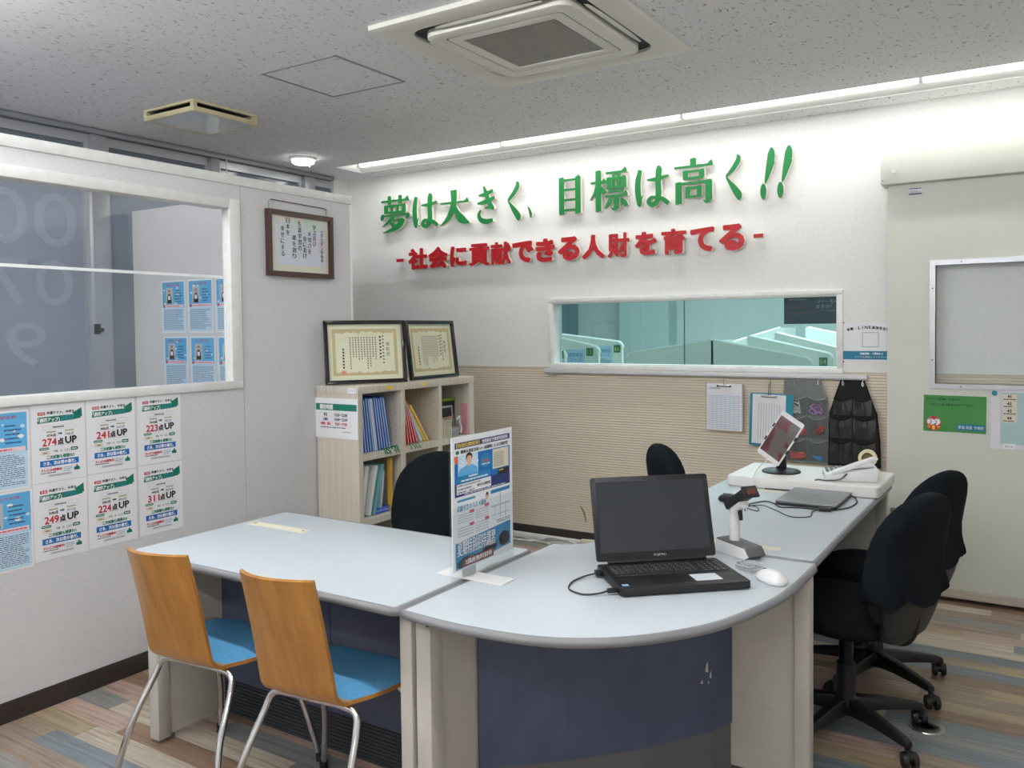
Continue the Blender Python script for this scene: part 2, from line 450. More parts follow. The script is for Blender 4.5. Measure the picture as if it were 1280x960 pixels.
# faint mirrored lettering on the frosted pane, seen from inside
def film(txt, y0, y1, z, h):
    mb = MB(); put_text(mb, txt, 0, 0, w=y1-y0, h=h, flip=True)
    o = mb.build('window_lettering', mat('film_letters', (164, 173, 186), .3), None, (XL-.0225, (y0+y1)/2, z), R(90))
    return tag(o, *{'000': ('pale reversed zeros across the top of the frosted window',), '070': ('pale reversed digits in the middle row on the frosted window',),
                    '92': ('pale reversed digits in the lowest row on the frosted window',)}[txt], 'lettering', 'reversed lettering on the frosted window')
film('000', -2.98, -2.19, 2.07, .30); film('070', -2.92, -2.22, 1.72, .25); film('92', -2.85, -2.38, 1.38, .24)

# partition wall in front of it
part = struct(box('wall_partition', M_WEAVE, -.06, 0, -2.2325, -1.49, 0, 2.125))
pm = MB()
pm.box(-.06, 0, YF, -2.2345, 0, 1.168); pm.box(-.06, 0, YF, -2.2345, 2.059, 2.125)
pm.box(-.06, 0, YF, -4.40, 1.168, 2.059)
pm.build('window_panel', M_WEAVE, part)
struct(box('trim_8', M_TRIM, -.068, .008, YF, -1.482, 2.125, 2.170, bevel=.003))
struct(box('trim_9', M_TRIM, -.062, .003, -1.492, -1.478, 0, 2.125, bevel=.002))
pf = struct(box('trim_10', M_TRIM, -.072, .012, -4.42, -2.243, 1.168, 1.204, bevel=.003))
box('window_head', M_TRIM, -.072, .012, -4.42, -2.3055, 2.012, 2.059, pf, bevel=.003)
box('window_jamb', M_TRIM, -.046, .012, -2.305, -2.243, 1.204, 2.058, pf, bevel=.003)
box('window_jamb', M_TRIM, -.072, .012, -4.42, -4.36, 1.204, 2.012, pf, bevel=.003)
pane = box('acrylic_pane', M_ACRY, -.034, -.030, -4.36, -2.306, 1.204, 1.69, pf)
box('polished_edge', mat('polished_edge', (242, 246, 246), .3), -.0345, -.0295, -4.36, -2.306, 1.686, 1.698, pane)
box('side_edge', mat('polished_edge', (242, 246, 246), .3), -.0345, -.0295, -2.3085, -2.3045, 1.204, 1.688, pane)
struct(box('baseboard_left', M_BASE, 0, .009, YF, -1.49, 0, .078, bevel=.002))
# cross partition between the partition and the window wall, carrying six posters
struct(box('wall_cross', M_WEAVE, XL+.032, -.06, -1.88, -1.83, 0, 2.16))

# sliding door standing open in front of the back wall
door = struct(thing('door_1', 'x', 'x', (0, 0, 0))); del door['label']; del door['category']
DX0, DX1, DZ0, DZ1 = 2.512, 3.62, .022, 2.26
GX0, GX1, GZ0, GZ1 = 2.742, 3.38, 1.128, 1.738
dm = MB()
for x0, x1, z0, z1 in ((DX0, GX0, DZ0+.045, DZ1), (GX1, DX1, DZ0+.045, DZ1), (GX0, GX1, DZ0+.045, GZ0), (GX0, GX1, GZ1, DZ1)): dm.box(x0, x1, -.08, -.045, z0, z1)
dm.build('door_leaf', M_DOOR, door)
box('bottom_rail', noisy('door_rail', (206, 200, 188), (192, 180, 168), 3, .4, 0, stretch=(1, 1, 20)), DX0, DX1, -.081, -.044, DZ0, DZ0+.044, door)
gf = MB(); t = .026
gf.box(GX0-t, GX1+t, -.090, -.04, GZ1, GZ1+t); gf.box(GX0-t, GX1+t, -.090, -.04, GZ0-t, GZ0); gf.box(GX0-t, GX0, -.090, -.04, GZ0, GZ1); gf.box(GX1, GX1+t, -.090, -.04, GZ0, GZ1)
g_ = gf.build('glazing_frame', M_ALU, door)
for x, z in ((2.86, GZ1+.013), (GX0-.013, 1.62), (GX0-.013, 1.25), (2.86, GZ0-.013), (3.2, GZ1+.013), (3.2, GZ0-.013)):
    MB().lathe([(.004, -.0915), (.004, -.089)], 8, (x, 0, z), 'y').build('screw', mat('screw', (70, 70, 74), .4, .8), g_)
box('glass', M_ACRY, GX0, GX1, -.064, -.060, GZ0, GZ1, door)
dh = struct(box('trim_11', M_DOOR, 2.486, 3.75, -.135, 0, 2.168, 2.347, bevel=.002))
MB().lathe([(.0105, -.142), (.0105, -.134)], 12, (2.548, 0, 2.232), 'y').build('screw_cap', M_WHITEP, dh)
MB().lathe([(.003, -.137), (.003, -.134)], 8, (2.496, 0, 2.188), 'y').build('screw', mat('screw', (70, 70, 74), .4, .8), dh)
dl = Sheet('door_label', .062, .036, 'small white and navy maker label on the sliding door below its header', 'label', (2.645, -.0815, 2.128))
dl.rect('navy', -.031, .031, -.018, -.011); dl.dashes('grey', -.026, .026, -.009, .004, 2, 1, .5); dl.rect('navy', -.029, .029, .011, .0155); dl.done()

# window in the back wall
win = struct(thing('window_9', 'x', 'x', (0, 0, 0))); del win['label']; del win['category']
wf = MB(); c = .03
for x0, x1, z0, z1 in ((WX0-c, WX1+c, WZ1, WZ1+c), (WX0-c, WX1+c, WZ0-c, WZ0), (WX0-c, WX0, WZ0, WZ1), (WX1, WX1+c, WZ0, WZ1)): wf.box(x0, x1, -.016, .0, z0, z1)
wf.build('casing', M_TRIM, win, bevel=.003)
rv = MB(); 
for x0, x1, z0, z1 in ((WX0, WX1, WZ1-.006, WZ1), (WX0, WX1, WZ0, WZ0+.006), (WX0, WX0+.006, WZ0+.006, WZ1-.006), (WX1-.006, WX1, WZ0+.006, WZ1-.006)): rv.box(x0, x1, -.004, .11, z0, z1)
rv.build('reveal', M_TRIM, win)
box('glass', M_TEAL, WX0+.006, 1.318, .078, .082, WZ0+.006, WZ1-.006, win)
box('glass', M_TEAL, 1.322, WX1-.006, .078, .082, WZ0+.006, WZ1-.006, win)
box('glass_joint', mat('joint', (70, 110, 112), .4), 1.3175, 1.3225, .076, .084, WZ0+.006, WZ1-.006, win)

# unseen panel added round the fill lamp over the passage behind the partition
pl_ = thing('added_fill_panel', 'added flat white fill light over the passage behind the partition', 'light', (-.75, -4.35, H))
MB().box(-.27, .27, -.62, .62, -.006, 0).build('housing', M_WHITEP, pl_); MB().box(-.25, .25, -.60, .60, -.009, -.006).build('diffuser', emit('fill_panel_glow', (250, 252, 255), 1.5), pl_)
# study room beyond
struct(box('wall_study_back', mat('study_wall', (206, 216, 214), .8), -2.2, 4.8, 4.2, 4.3, 0, H))
struct(box('wall_study_left', mat('study_wall', (206, 216, 214), .8), -2.3, -2.2, .11, 4.3, 0, H))
struct(box('wall_study_right', mat('study_wall', (206, 216, 214), .8), 4.8, 4.9, .11, 4.3, 0, H))
struct(box('floor_study', mat('study_floor', (170, 160, 146), .6), -2.3, 4.9, .11, 4.3, -.1, 0))
struct(box('ceiling_study', mat('study_ceiling', (226, 228, 228), .9), -2.3, 4.9, .11, 4.3, H, H+.1))
sl = thing('ceiling_light', 'flat square-edged ceiling light in the study room beyond the window', 'light', (1.2, 1.9, H))
MB().box(-1.85, 1.85, -.28, .28, -.02, 0).build('housing', M_WHITEP, sl); MB().box(-1.8, 1.8, -.25, .25, -.026, -.02).build('diffuser', emit('study_diffuser', (255, 255, 250), 3), sl)
struct(box('trim_12', mat('study_pillar', (186, 204, 202), .7), -.95, -.35, 3.95, 4.2, 0, H))
struct(box('trim_13', mat('study_frame', (120, 150, 158), .5), -1.9, -1.62, 4.15, 4.2, .9, 2.4))

# booths of the study room: panels with a sloping shoulder
M_BOOTH = mat('booth_panel', (222, 228, 222), .6); M_BOOTHE = mat('booth_edge', (240, 242, 238), .5)
def shoulder(xa, xb, zlow, zhigh, r=.05):
    """polygon in XZ: tall at xa, sloping to the rounded low corner at xb"""
    s = 1 if xb > xa else -1
    pts = [(xa, 0), (xa, zhigh)]
    for k in range(6):
        a = R(90-90*k/5); pts.append((xb-s*r+s*r*math.cos(a), zlow-r+r*math.sin(a)))
    pts.append((xb, 0)); return pts
def booth(label, y, xa, xb, zlow, zhigh, number=None, dep=.45, grp='study booths beyond the window'):
    b = thing('study_booth', label, 'booth', (0, y, 0), 0, grp)
    p = shoulder(xa, xb, zlow, zhigh)
    MB().prism(p, 0, .03, 'y').build('side_panel', M_BOOTH, b)
    e = MB().tube([(q[0], .015, q[1]) for q in p[1:-1]], .012, 6); e.build('edge_band', M_BOOTHE, b, smooth=True)
    s = 1 if xb > xa else -1
    MB().box(min(xa, xa-s*.02), max(xa, xa-s*.02), 0, dep, 0, zhigh).build('back_panel', M_BOOTH, b)
    MB().box(min(xa, xb-s*.12), max(xa, xb-s*.12), .03, dep, .70, .73).build('desk_board', mat('booth_desk', (214, 200, 176), .5), b)
    if number:
        cx = xb-s*number[1]
        MB().box(cx-.028, cx+.028, -.008, 0, zlow-.1385+number[2], zlow-.0765+number[2]).build('number_plate', mat('plate_green', (28, 104, 74), .5), b)
        mb = MB(); put_text(mb, number[0], cx, zlow-.1075+number[2], h=.034, y=-.009); mb.build('number', mat('plate_digits', (196, 214, 110), .5), b)
    return b
def leaflet(label, x, y, z, w, h):
    q = Sheet('leaflet', w, h, label, 'leaflet', (x, y, z), group='blue leaflets on the study booths', m=mat('leaflet_blue', (176, 206, 232), .6))
    q.text('cyan', '夏期講習', 0, h*.28, w=w*.8, h=h*.16); q.text('cyan', 'コース', 0, h*.08, w=w*.7, h=h*.15)
    q.dashes('grey', -w*.4, w*.4, -h*.3, -h*.06, 4, 1); q.rect('green', -w*.4, w*.2, -h*.42, -h*.36); q.done()
booth('study booth end panel half hidden by the left window reveal', .75, -.9, .10, 1.262, 1.40, ('12', .04, .08), dep=.27)
booth('study booth with the tallest sloping panel, a leaflet and a number plate', 1.05, -.9, .235, 1.29, 1.52, ('13', .075, .0625), dep=.37)
booth('study booth with a large leaflet behind the tallest sloping panel', 1.45, -.9, .252, 1.32, 1.45, ('60', .044, .0475))
leaflet('blue leaflet on the booth with the taller sloping panel', .03, 1.0475, 1.165, .165, .20)
leaflet('larger blue leaflet on the booth behind the taller sloping panel', .09, 1.4475, 1.19, .145, .19)
booth('low study booth panel sloping up to the right behind the window', 1.0, 1.166, .50, 1.245, 1.335)
booth('study booth panel in front of the one plated fifty-four', 1.0, 1.190, 1.873, 1.215, 1.335)
booth('study booth panel carrying a green plate reading fifty-four', 1.5, 1.30, 1.905, 1.235, 1.36, ('54', .062, .0425), dep=.36)
booth('study booth panel just behind the one plated fifty-four', 1.9, 1.40, 2.02, 1.235, 1.38, ('53', .10, .05))
booth('study booth panel furthest back, under the dark notice', 2.5, 1.5, 2.35, 1.24, 1.42)
booth('study booth panel far behind the window, its slope facing the leaflets', 2.2, 1.34, .62, 1.22, 1.42)
nt = Sheet('notice', .305, .152, 'dark notice with white lettering stuck behind the tinted window', 'notice', (2.0825, .0845, 1.521), m=mat('notice_dark', (52, 72, 84), .5))
nt.text('white', 'マナーモー', .09, .050, w=.115, h=.022); nt.text('white', 'ますか?', .072, .022, w=.085, h=.023)
nt.text('lgrey', '(その他、', .092, -.002, w=.10, h=.013); nt.dashes('white', -.125, .01, .062, .068, 1, 1, .8)
nt.dashes('softred', -.14, .03, -.025, .035, 2, 1, .1); nt.rect('grey', -.14, .14, -.0205, -.0195)
nt.done()

# ================================================================== CEILING FITTINGS
M_TUBE = emit('fluorescent_tube', (255, 255, 250), 2.6)
M_REFL = mat('reflector_white', (238, 238, 236), .35)
def trough(label, x0, x1, y0, y1, wash):
    t = thing('trough_light', label, 'light', ((x0+x1)/2, (y0+y1)/2, H))
    a, b = (x1-x0)/2, (y1-y0)/2
    if wash:
        MB().prism([(-b, .10), (-b, .0), (-b+.004, 0), (-b+.004, .096), (b-.034, .096), (b-.026, .034), (b-.004, .004), (b-.004, 0), (b, 0), (b, .10)], -a, a, 'x').build('reflector', M_REFL, t)
    else:
        MB().prism([(-b, .09), (-b, 0), (-b+.004, 0), (-b+.004, .086), (b-.004, .086), (b-.004, 0), (b, 0), (b, .09)], -a, a, 'x').build('reflector', M_REFL, t)
    for s in (-1, 1): MB().box(min(s*a, s*(a-.004)), max(s*a, s*(a-.004)), -b+.004, b-.004, 0.004 if not wash else .012, .086).build('end_cap', M_REFL, t)
    n = 4; L = (2*a-.02)/n
    for k in range(n):
        p = -a+.01+k*L
        MB().box(p+.012, p+L-.012, b-.052, b-.032, .034, .090).build('tube', M_TUBE, t, bevel=.006)
        MB().box(p-.006, p+.012, b-.050, b-.030, .036, .094).build('lamp_holder', M_WHITEP, t)
    return t
trough('long recessed light trough beside the slogan wall, tube lit', *COVE, True)
M_TUBE2 = emit('bare_tube', (252, 253, 255), 56)
def batten(label, x0, x1, y):
    t = thing('batten_light', label, 'light', ((x0+x1)/2, y, H)); a = (x1-x0)/2
    MB().prism([(-.055, 0), (-.02, -.045), (.02, -.045), (.055, 0)], -a, a, 'x').build('batten', M_WHITEP, t)
    n = 4; L = 2*a/n
    for k in range(n):
        p = -a+k*L
        MB().tube([(p+.03, 0, -.066), (p+L-.03, 0, -.066)], .014, 10).build('tube', M_TUBE2, t, smooth=True)
        for e in (p+.006, p+L-.026): MB().box(e, e+.02, -.014, .014, -.08, -.04).build('lamp_holder', M_WHITEP, t)
batten('long bare-tube ceiling light above the visitor chairs', -.85, 3.75, -3.80)
batten('long bare-tube ceiling light furthest from the slogan wall', -.85, 3.75, -5.90)

ac = thing('air_conditioner', 'ivory ceiling cassette air conditioner with square honeycomb grille', 'air conditioner', (1.48, -1.97, H))
M_AC = mat('ac_ivory', (226, 225, 216), .45); M_ACD = mat('ac_slot', (34, 36, 44), .6)
def sq_ring(mb, o, i, z0, z1, ro, ri):
    po, pi = rrect(-o, o, -o, o, ro), rrect(-i, i, -i, i, ri); n = len(po)
    vs = [(p[0], p[1], z) for z in (z0, z1) for p in po]+[(p[0], p[1], z) for z in (z0, z1) for p in pi]
    fs = []
    for k in range(n):
        j = (k+1) % n
        fs += [(k, j, n+j, n+k), (2*n+k, 3*n+k, 3*n+j, 2*n+j), (k, 2*n+k, 2*n+j, j), (n+k, n+j, 3*n+j, 3*n+k)]
    mb.add(vs, fs)
m_ = MB(); sq_ring(m_, .475, .372, -.020, 0, .012, .09); m_.build('outer_panel', M_AC, ac, bevel=.003)
MB().prism(rrect(-.372, .372, -.372, .372, .09), -.004, -.001).build('air_slot', M_ACD, ac)
m_ = MB(); sq_ring(m_, .325, .262, -.034, -.004, .055, .02); m_.build('inner_panel', M_AC, ac, bevel=.004)
m_ = MB(); sq_ring(m_, .262, .256, -.030, -.004, .02, .018); m_.build('panel_gap', mat('ac_gap', (120, 118, 112), .6), ac)
m_ = MB(); sq_ring(m_, .256, .208, -.033, -.004, .018, .006); m_.build('grille_frame', M_AC, ac, bevel=.002)
m_ = MB()
for k in range(-13, 14):
    p = k*.0158; m_.box(p-.003, p+.003, -.207, .207, -.030, -.022); m_.box(-.207, .207, p-.003, p+.003, -.0301, -.0219)
gr = m_.build('grille', mat('ac_grille', (168, 166, 160), .6), ac); gr['kind'] = 'stuff'
MB().box(-.207, .207, -.207, .207, -.012, -.010).build('filter', mat('ac_filter', (104, 102, 98), .9), ac)
for k in range(4):
    m_ = MB()
    prof = [(.332, -.012), (.352, -.026), (.368, -.022), (.366, -.016), (.350, -.018), (.336, -.008)]
    vs = []; N = 13
    for q in range(N):
        u = -1+2*q/(N-1); f_ = 1-.55*abs(u)**5
        for (r_, z_) in prof: vs.append((u*.235, -(.350+(r_-.350)*f_), -.018+(z_+.018)*f_))
    fs = []; P = len(prof)
    for q in range(N-1):
        for w_ in range(P): fs.append((q*P+w_, q*P+(w_+1) % P, (q+1)*P+(w_+1) % P, (q+1)*P+w_))
    fs += [tuple(range(P))[::-1], tuple(range((N-1)*P, N*P))]
    m_.add(vs, fs).xf(Matrix.Rotation(R(90*k), 4, 'Z')); m_.build('louvre', M_AC, ac, smooth=True)

ht = thing('access_hatch', 'square flecked access hatch with thin grey rim in the ceiling', 'hatch', (.43, -2.035, H))
m_ = MB(); sq_ring(m_, .234, .222, -.004, 0, .003, .002); m_.build('rim', M_ALUG, ht)
MB().box(-.221, .221, -.221, .221, -.002, 0).build('lid', M_CEIL, ht)

vt = thing('ceiling_vent', 'cream framed square ceiling vent with mirror-like drop plate', 'vent', (-.605, -1.975, H))
M_CREAM = mat('vent_cream', (206, 196, 158), .5)
m_ = MB(); sq_ring(m_, .205, .19, -.012, 0, .004, .003); m_.build('rim', M_CREAM, vt)
MB().box(-.19, .19, -.19, .19, -.004, -.0005).build('duct_opening', M_ACD, vt)
for sx in (-1, 1):
    for sy in (-1, 1): MB().box(sx*.193-.012, sx*.193+.012, sy*.193-.012, sy*.193+.012, -.034, -.011).build('spacer', M_CREAM, vt)
m_ = MB(); sq_ring(m_, .205, .192, -.058, -.033, .004, .003); m_.build('plate_frame', M_CREAM, vt, bevel=.002)
MB().box(-.193, .193, -.193, .193, -.055, -.047).build('mirror_plate', mat('vent_plate', (226, 229, 228), .12, .35), vt)

rl = thing('ceiling_lamp', 'small round glowing ceiling lamp above the window passage', 'lamp', (-1.04, -.83, H))
MB().lathe([(.085, 0), (.085, -.014), (.078, -.018), (0, -.018)], 28).build('lamp_base', M_WHITEP, rl, smooth=True)
MB().lathe([(.076, -.018), (.074, -.034), (.06, -.042), (0, -.044)], 28).build('diffuser', emit('disc_diffuser', (255, 255, 246), 7), rl, smooth=True)
MB().lathe([(.005, -.044), (.004, -.062), (0, -.062)], 8, (.03, .03, 0)).build('sensor_pin', M_WHITEP, rl)
wr = tag(MB().tube([(-1.36, -1.205, 2.40), (-1.36, -1.205, 2.579)], .004, 6).build('pull_cord', mat('wire_grey', (206, 208, 208), .4)), 'thin pale pull cord hanging from the curtain rail before the high windows', 'cord')

# ================================================================== SLOGAN LETTERS
def stroke(pts, n=5):
    """pts: (x, y, width) -> polygon of a tapering brush stroke"""
    P = smoothpath([(a, b, w) for a, b, w in pts], n) if len(pts) > 2 else [Vector(p) for p in pts]
    L, Rr = [], []
    for i, p in enumerate(P):
        t = P[min(i+1, len(P)-1)]-P[max(i-1, 0)]; t.z = 0; t.normalize(); nx, ny = -t.y, t.x; w = max(p.z*1.18, .012)/2
        L.append((p.x+nx*w, p.y+ny*w)); Rr.append((p.x-nx*w, p.y-ny*w))
    quads = []
    for i in range(len(P)-1): quads.append([L[i], Rr[i], Rr[i+1], L[i+1]])
    return quads
def Hs(x0, x1, y, t=.056): return [[(x0, y-t/2), (x1, y-t/2), (x1, y+t/2), (x0, y+t/2)], [(x1-.13, y+t/2), (x1+.005, y+t/2), (x1+.02, y-t/2), (x1-.03, y+.115)]]
def hb(x0, x1, y, t=.056): return [[(x0, y-t/2), (x1, y-t/2), (x1, y+t/2), (x0, y+t/2)]]
def Vs(x, y1, y0, w=.13):
    w *= 1.15
    return [[(x-w/2, y0), (x+w/2, y0+.02), (x+w/2, y1-.02), (x+w*.3, y1+.015), (x-w/2, y1)]]
def disc(x, y, r, n=14): return [[(x+r*math.cos(2*math.pi*k/n), y+r*math.sin(2*math.pi*k/n)) for k in range(n)]]
S = stroke
MIN = {
 '夢': Hs(.04, .96, .86)+Vs(.32, 1.0, .76, .10)+Vs(.68, 1.0, .76, .10)+Vs(.20, .73, .50, .11)+Vs(.80, .73, .50, .11)+Vs(.41, .71, .52, .07)+Vs(.59, .71, .52, .07)
      +hb(.15, .85, .715)+hb(.15, .85, .525)+hb(.06, .95, .44, .05)+S([(.09, .49, .05), (.07, .40, .11), (.03, .31, .02)])+S([(.97, .46, .03), (.93, .40, .11), (.85, .31, .01)])
      +S([(.46, .43, .11), (.34, .30, .09), (.06, .12, .01)])+hb(.36, .78, .30, .05)+S([(.78, .31, .10), (.68, .17, .14), (.46, .04, .11), (.08, -.06, .01)])+S([(.33, .22, .03), (.44, .15, .11), (.52, .09, .07)]),
 'は': S([(.16, .93, .09), (.10, .68, .13), (.09, .42, .14), (.14, .08, .12), (.17, .05, .03)])+S([(.15, .10, .04), (.24, .30, .01)])+S([(.36, .66, .03), (.60, .66, .08), (.97, .72, .05)])
      +S([(.66, .98, .04), (.70, .90, .14), (.68, .60, .13), (.69, .30, .14), (.64, .10, .12), (.50, .03, .10), (.40, .11, .10), (.47, .21, .07), (.62, .20, .07), (.82, .14, .10), (.97, .03, .09)]),
 '大': Hs(.03, .95, .64)+S([(.47, 1.0, .17), (.48, .70, .15), (.42, .42, .15), (.26, .17, .11), (.02, -.01, .01)])+S([(.49, .62, .03), (.58, .36, .11), (.73, .14, .20), (.98, .01, .03)]),
 'き': S([(.16, .75, .04), (.45, .77, .10), (.84, .86, .07)])+S([(.10, .53, .04), (.42, .55, .10), (.92, .66, .07)])+S([(.40, 1.0, .05), (.50, .82, .13), (.66, .54, .13), (.84, .36, .10), (.86, .33, .02)])
      +S([(.86, .34, .03), (.66, .40, .06), (.44, .38, .03)])+S([(.26, .34, .04), (.16, .20, .12), (.26, .06, .13), (.52, .0, .12), (.82, .03, .08)]),
 'く': S([(.66, 1.0, .05), (.74, .92, .15), (.52, .72, .12), (.20, .53, .06)])+S([(.20, .53, .04), (.34, .40, .09), (.56, .22, .17), (.78, .04, .19), (.84, -.02, .06)]),
 '、': S([(.02, .30, .02), (.16, .20, .10), (.30, .06, .15), (.34, .0, .04)]),
 '目': Vs(.20, .97, -.02, .17)+Vs(.82, .97, -.02, .17)+hb(.2, .8, .90)+hb(.2, .8, .64)+hb(.2, .8, .37)+hb(.2, .8, .10)+[[(.72, .92), (.92, .94), (.84, 1.02)]],
 '標': hb(.0, .42, .71)+[[(.30, .73), (.44, .69), (.37, .80)]]+Vs(.21, 1.0, -.03, .13)+S([(.20, .70, .09), (.13, .48, .07), (-.02, .28, .01)])+S([(.26, .62, .02), (.34, .50, .10), (.41, .42, .07)])
      +Hs(.42, .97, .92)+Vs(.50, .80, .52, .11)+Vs(.90, .80, .52, .11)+hb(.46, .94, .775)+hb(.46, .94, .545)+Vs(.63, .93, .56, .07)+Vs(.77, .93, .56, .07)
      +hb(.48, .90, .455)+Hs(.40, .99, .34)+Vs(.70, .34, -.01, .12)+S([(.72, .03, .08), (.62, .01, .05), (.56, .05, .01)])+S([(.55, .28, .09), (.49, .16, .09), (.38, .04, .01)])+S([(.82, .26, .02), (.90, .16, .12), (.98, .06, .07)]),
 '高': Vs(.49, 1.02, .84, .13)+Hs(.02, .96, .84)+Vs(.30, .75, .54, .11)+Vs(.70, .75, .54, .11)+hb(.27, .73, .725)+hb(.27, .73, .565)+Vs(.13, .49, -.03, .14)+Vs(.87, .49, .0, .14)
      +hb(.13, .87, .455, .06)+S([(.88, .04, .12), (.80, -.01, .07), (.74, .03, .01)])+Vs(.36, .37, .10, .10)+Vs(.64, .37, .10, .10)+hb(.33, .67, .34)+hb(.33, .67, .13),
 '!': S([(.86, .88, .40), (.76, .72, .34), (.58, .45, .20), (.46, .28, .06)])+disc(.87, .90, .20)+disc(.36, .09, .19),
}
M_LBODY = mat('letter_body_cream', (232, 226, 214), .5)
M_GREEN = mat('letter_green', (0, 122, 54), .5); M_RED = mat('letter_red', (182, 8, 22), .5)
def slogan_letter(polys, x0, x1, z0, z1, label, m, group, front=-.044, back=-.016):
    """polys in a unit box; the body stands off the wall on two pegs"""
    w, h = x1-x0, z1-z0
    L = thing('slogan_letter', label, 'letter', (x0, 0, z0), 0, group)
    face, body = MB(), MB()
    for i, p in enumerate(polys):
        e = (i % 60)*1.2e-5; q = [(a*w, b*h) for a, b in p]
        n = len(q)
        face.add([(a, front-.003-e, b) for a, b in q]+[(a, front, b) for a, b in q], [tuple(range(n))]+[(k, (k+1) % n, n+(k+1) % n, n+k) for k in range(n)])
        body.add([(a, front+.0005+e, b) for a, b in q]+[(a, back+e, b) for a, b in q], [tuple(range(n)), tuple(range(n, 2*n))]+[(k, (k+1) % n, n+(k+1) % n, n+k) for k in range(n)])
    for mb, nm, mm in ((face, 'face', m), (body, 'body', M_LBODY)):
        me = bpy.data.meshes.new(nm); me.from_pydata(mb.v, [], mb.f); me.materials.append(mm)
        o = bpy.data.objects.new(nm, me); COL.objects.link(o); o.parent = L
    big = sorted(polys, key=lambda p: -abs(sum(p[k][0]*p[(k+1) % len(p)][1]-p[(k+1) % len(p)][0]*p[k][1] for k in range(len(p)))))[:2]
    for p in big:
        cx = sum(a for a, b in p)/len(p)*w; cz = sum(b for a, b in p)/len(p)*h
        MB().lathe([(.004, back-.002), (.004, .001)], 8, (cx, 0, cz), 'y').build('peg', M_STEEL, L)
GX = [(-1.047, -.759), (-.736, -.498), (-.484, -.215), (-.167, .009), (.075, .223), (.261, .349), (.485, .681), (.739, .998), (1.047, 1.276), (1.302, 1.558), (1.601, 1.74), (1.814, 1.906), (1.91, 2.004)]
GT = '夢は大きく、目標は高く!!'
GN = ['"yume" opening the slogan', '"ha" following the opening "yume"', '"dai" after the first "ha"', '"ki" between "dai" and "ku"', '"ku" before the comma', 'comma mark in mid slogan', '"moku" right after the comma',
      '"hyo" between "moku" and the second "ha"', '"ha" just before "ko"', '"ko" after the second "ha"', '"ku" before the exclamation marks', 'slanted exclamation mark beside the last "ku"', 'slanted exclamation mark closing the slogan']
for (a, b), ch, d in zip(GX, GT, GN):
    slogan_letter(MIN[ch], a, b, 2.185, 2.43 if ch not in '夢標高' else 2.44, 'green raised character '+d+' on the wall', M_GREEN, 'green slogan characters')
def bold(ch, r):
    vs, fs, x0, x1, y0, y1 = glyphs(ch); W_, H_ = x1-x0, y1-y0
    polys = [[vs[i] for i in f] for f in fs]; cnt = {}
    for f in fs:
        for k in range(len(f)):
            e = tuple(sorted((f[k], f[(k+1) % len(f)]))); cnt[e] = cnt.get(e, 0)+1
    for (i, j), c_ in cnt.items():
        if c_ == 1:
            a, b = Vector(vs[i]), Vector(vs[j]); d = b-a
            if d.length < 1e-7: continue
            an = math.atan2(d.y, d.x)
            polys.append([(b.x+r*math.cos(an+t), b.y+r*math.sin(an+t)) for t in (-1.57, -.785, 0, .785, 1.57)]+[(a.x+r*math.cos(an+t), a.y+r*math.sin(an+t)) for t in (1.57, 2.356, 3.14, 3.927, 4.71)])
    x0 -= r; y0 -= r; W_ += 2*r; H_ += 2*r
    return [[((p-x0)/W_, (q-y0)/H_) for p, q in pl] for pl in polys], H_/W_
RX = [(-.895, -.826), (-.78, -.599), (-.592, -.417), (-.395, -.247), (-.226, -.055), (-.042, .123), (.136, .302), (.321, .47), (.494, .655), (.673, .835), (.857, 1.008), (1.046, 1.191), (1.222, 1.382), (1.408, 1.557), (1.586, 1.739), (1.791, 1.846)]
RT = '-社会に貢献できる人財を育てる-'
RN = ['hyphen opening the line', '"sha" beside the first hyphen', '"kai" after "sha"', '"ni" after "kai"', '"ko" after "ni"', '"ken" before "de"', '"de" after "ken"', '"ki" after "de"', '"ru" just before "jin"', '"jin" before "zai"',
      '"zai" after "jin"', '"wo" after "zai"', '"iku" after "wo"', '"te" after "iku"', '"ru" before the closing hyphen', 'hyphen closing the line']
for (a, b), ch, d in zip(RX, RT, RN):
    if ch == '-': pl = [[(0, 0), (1, 0), (1, 1), (0, 1)]]; z0, z1 = 1.945, 1.968
    else: pl, _ = bold(ch, .036 if ch in '貢献財育' else .052); z0, z1 = 1.880, 2.036
    if ch in 'にでてを': z0, z1 = 1.884, 2.03
    slogan_letter(pl, a, b, z0, z1, 'red raised '+('character ' if ch != '-' else '')+d+' on the wall', M_RED, 'red slogan characters')

# ================================================================== DESKS
M_CABLEHOLE = mat('cable_cover', (226, 222, 200), .5)
def edge_profile_slab(name, poly, z0, z1, m, parent):
    return MB().prism(poly, z0, z1).build(name, m, parent, bevel=.006, seg=3)
def edge_band(poly, z0, z1, parent, r):
    """rounded band round the rim of a top"""
    zc = (z0+z1)/2; h = (z1-z0)/2
    n = len(poly); out = []
    for i in range(n):
        a, b, c_ = Vector(poly[i-1]), Vector(poly[i]), Vector(poly[(i+1) % n])
        t = (c_-a).normalized(); out.append((b, Vector((t.y, -t.x))))
    prof = [(-.012, h), (r*.45, h), (r*.85, h*.55), (r, 0), (r*.85, -h*.55), (r*.45, -h), (-.012, -h)]
    vs = []; fs = []; P = len(prof)
    for b, nn in out:
        for d, z in prof: vs.append((b.x+nn.x*d, b.y+nn.y*d, zc+z))
    for i in range(n):
        j = (i+1) % n
        for k in range(P-1): fs.append((i*P+k, i*P+k+1, j*P+k+1, j*P+k))
    MB().add(vs, fs).build('edge_band', M_DESKEDGE, parent, smooth=True)
TZ0, TZ1 = .674, .700
def leg_post(parent, x0, x1, y0, y1, name='leg_post'): return box(name, M_DESKLEG, x0, x1, y0, y1, .012, TZ0, parent, bevel=.004)

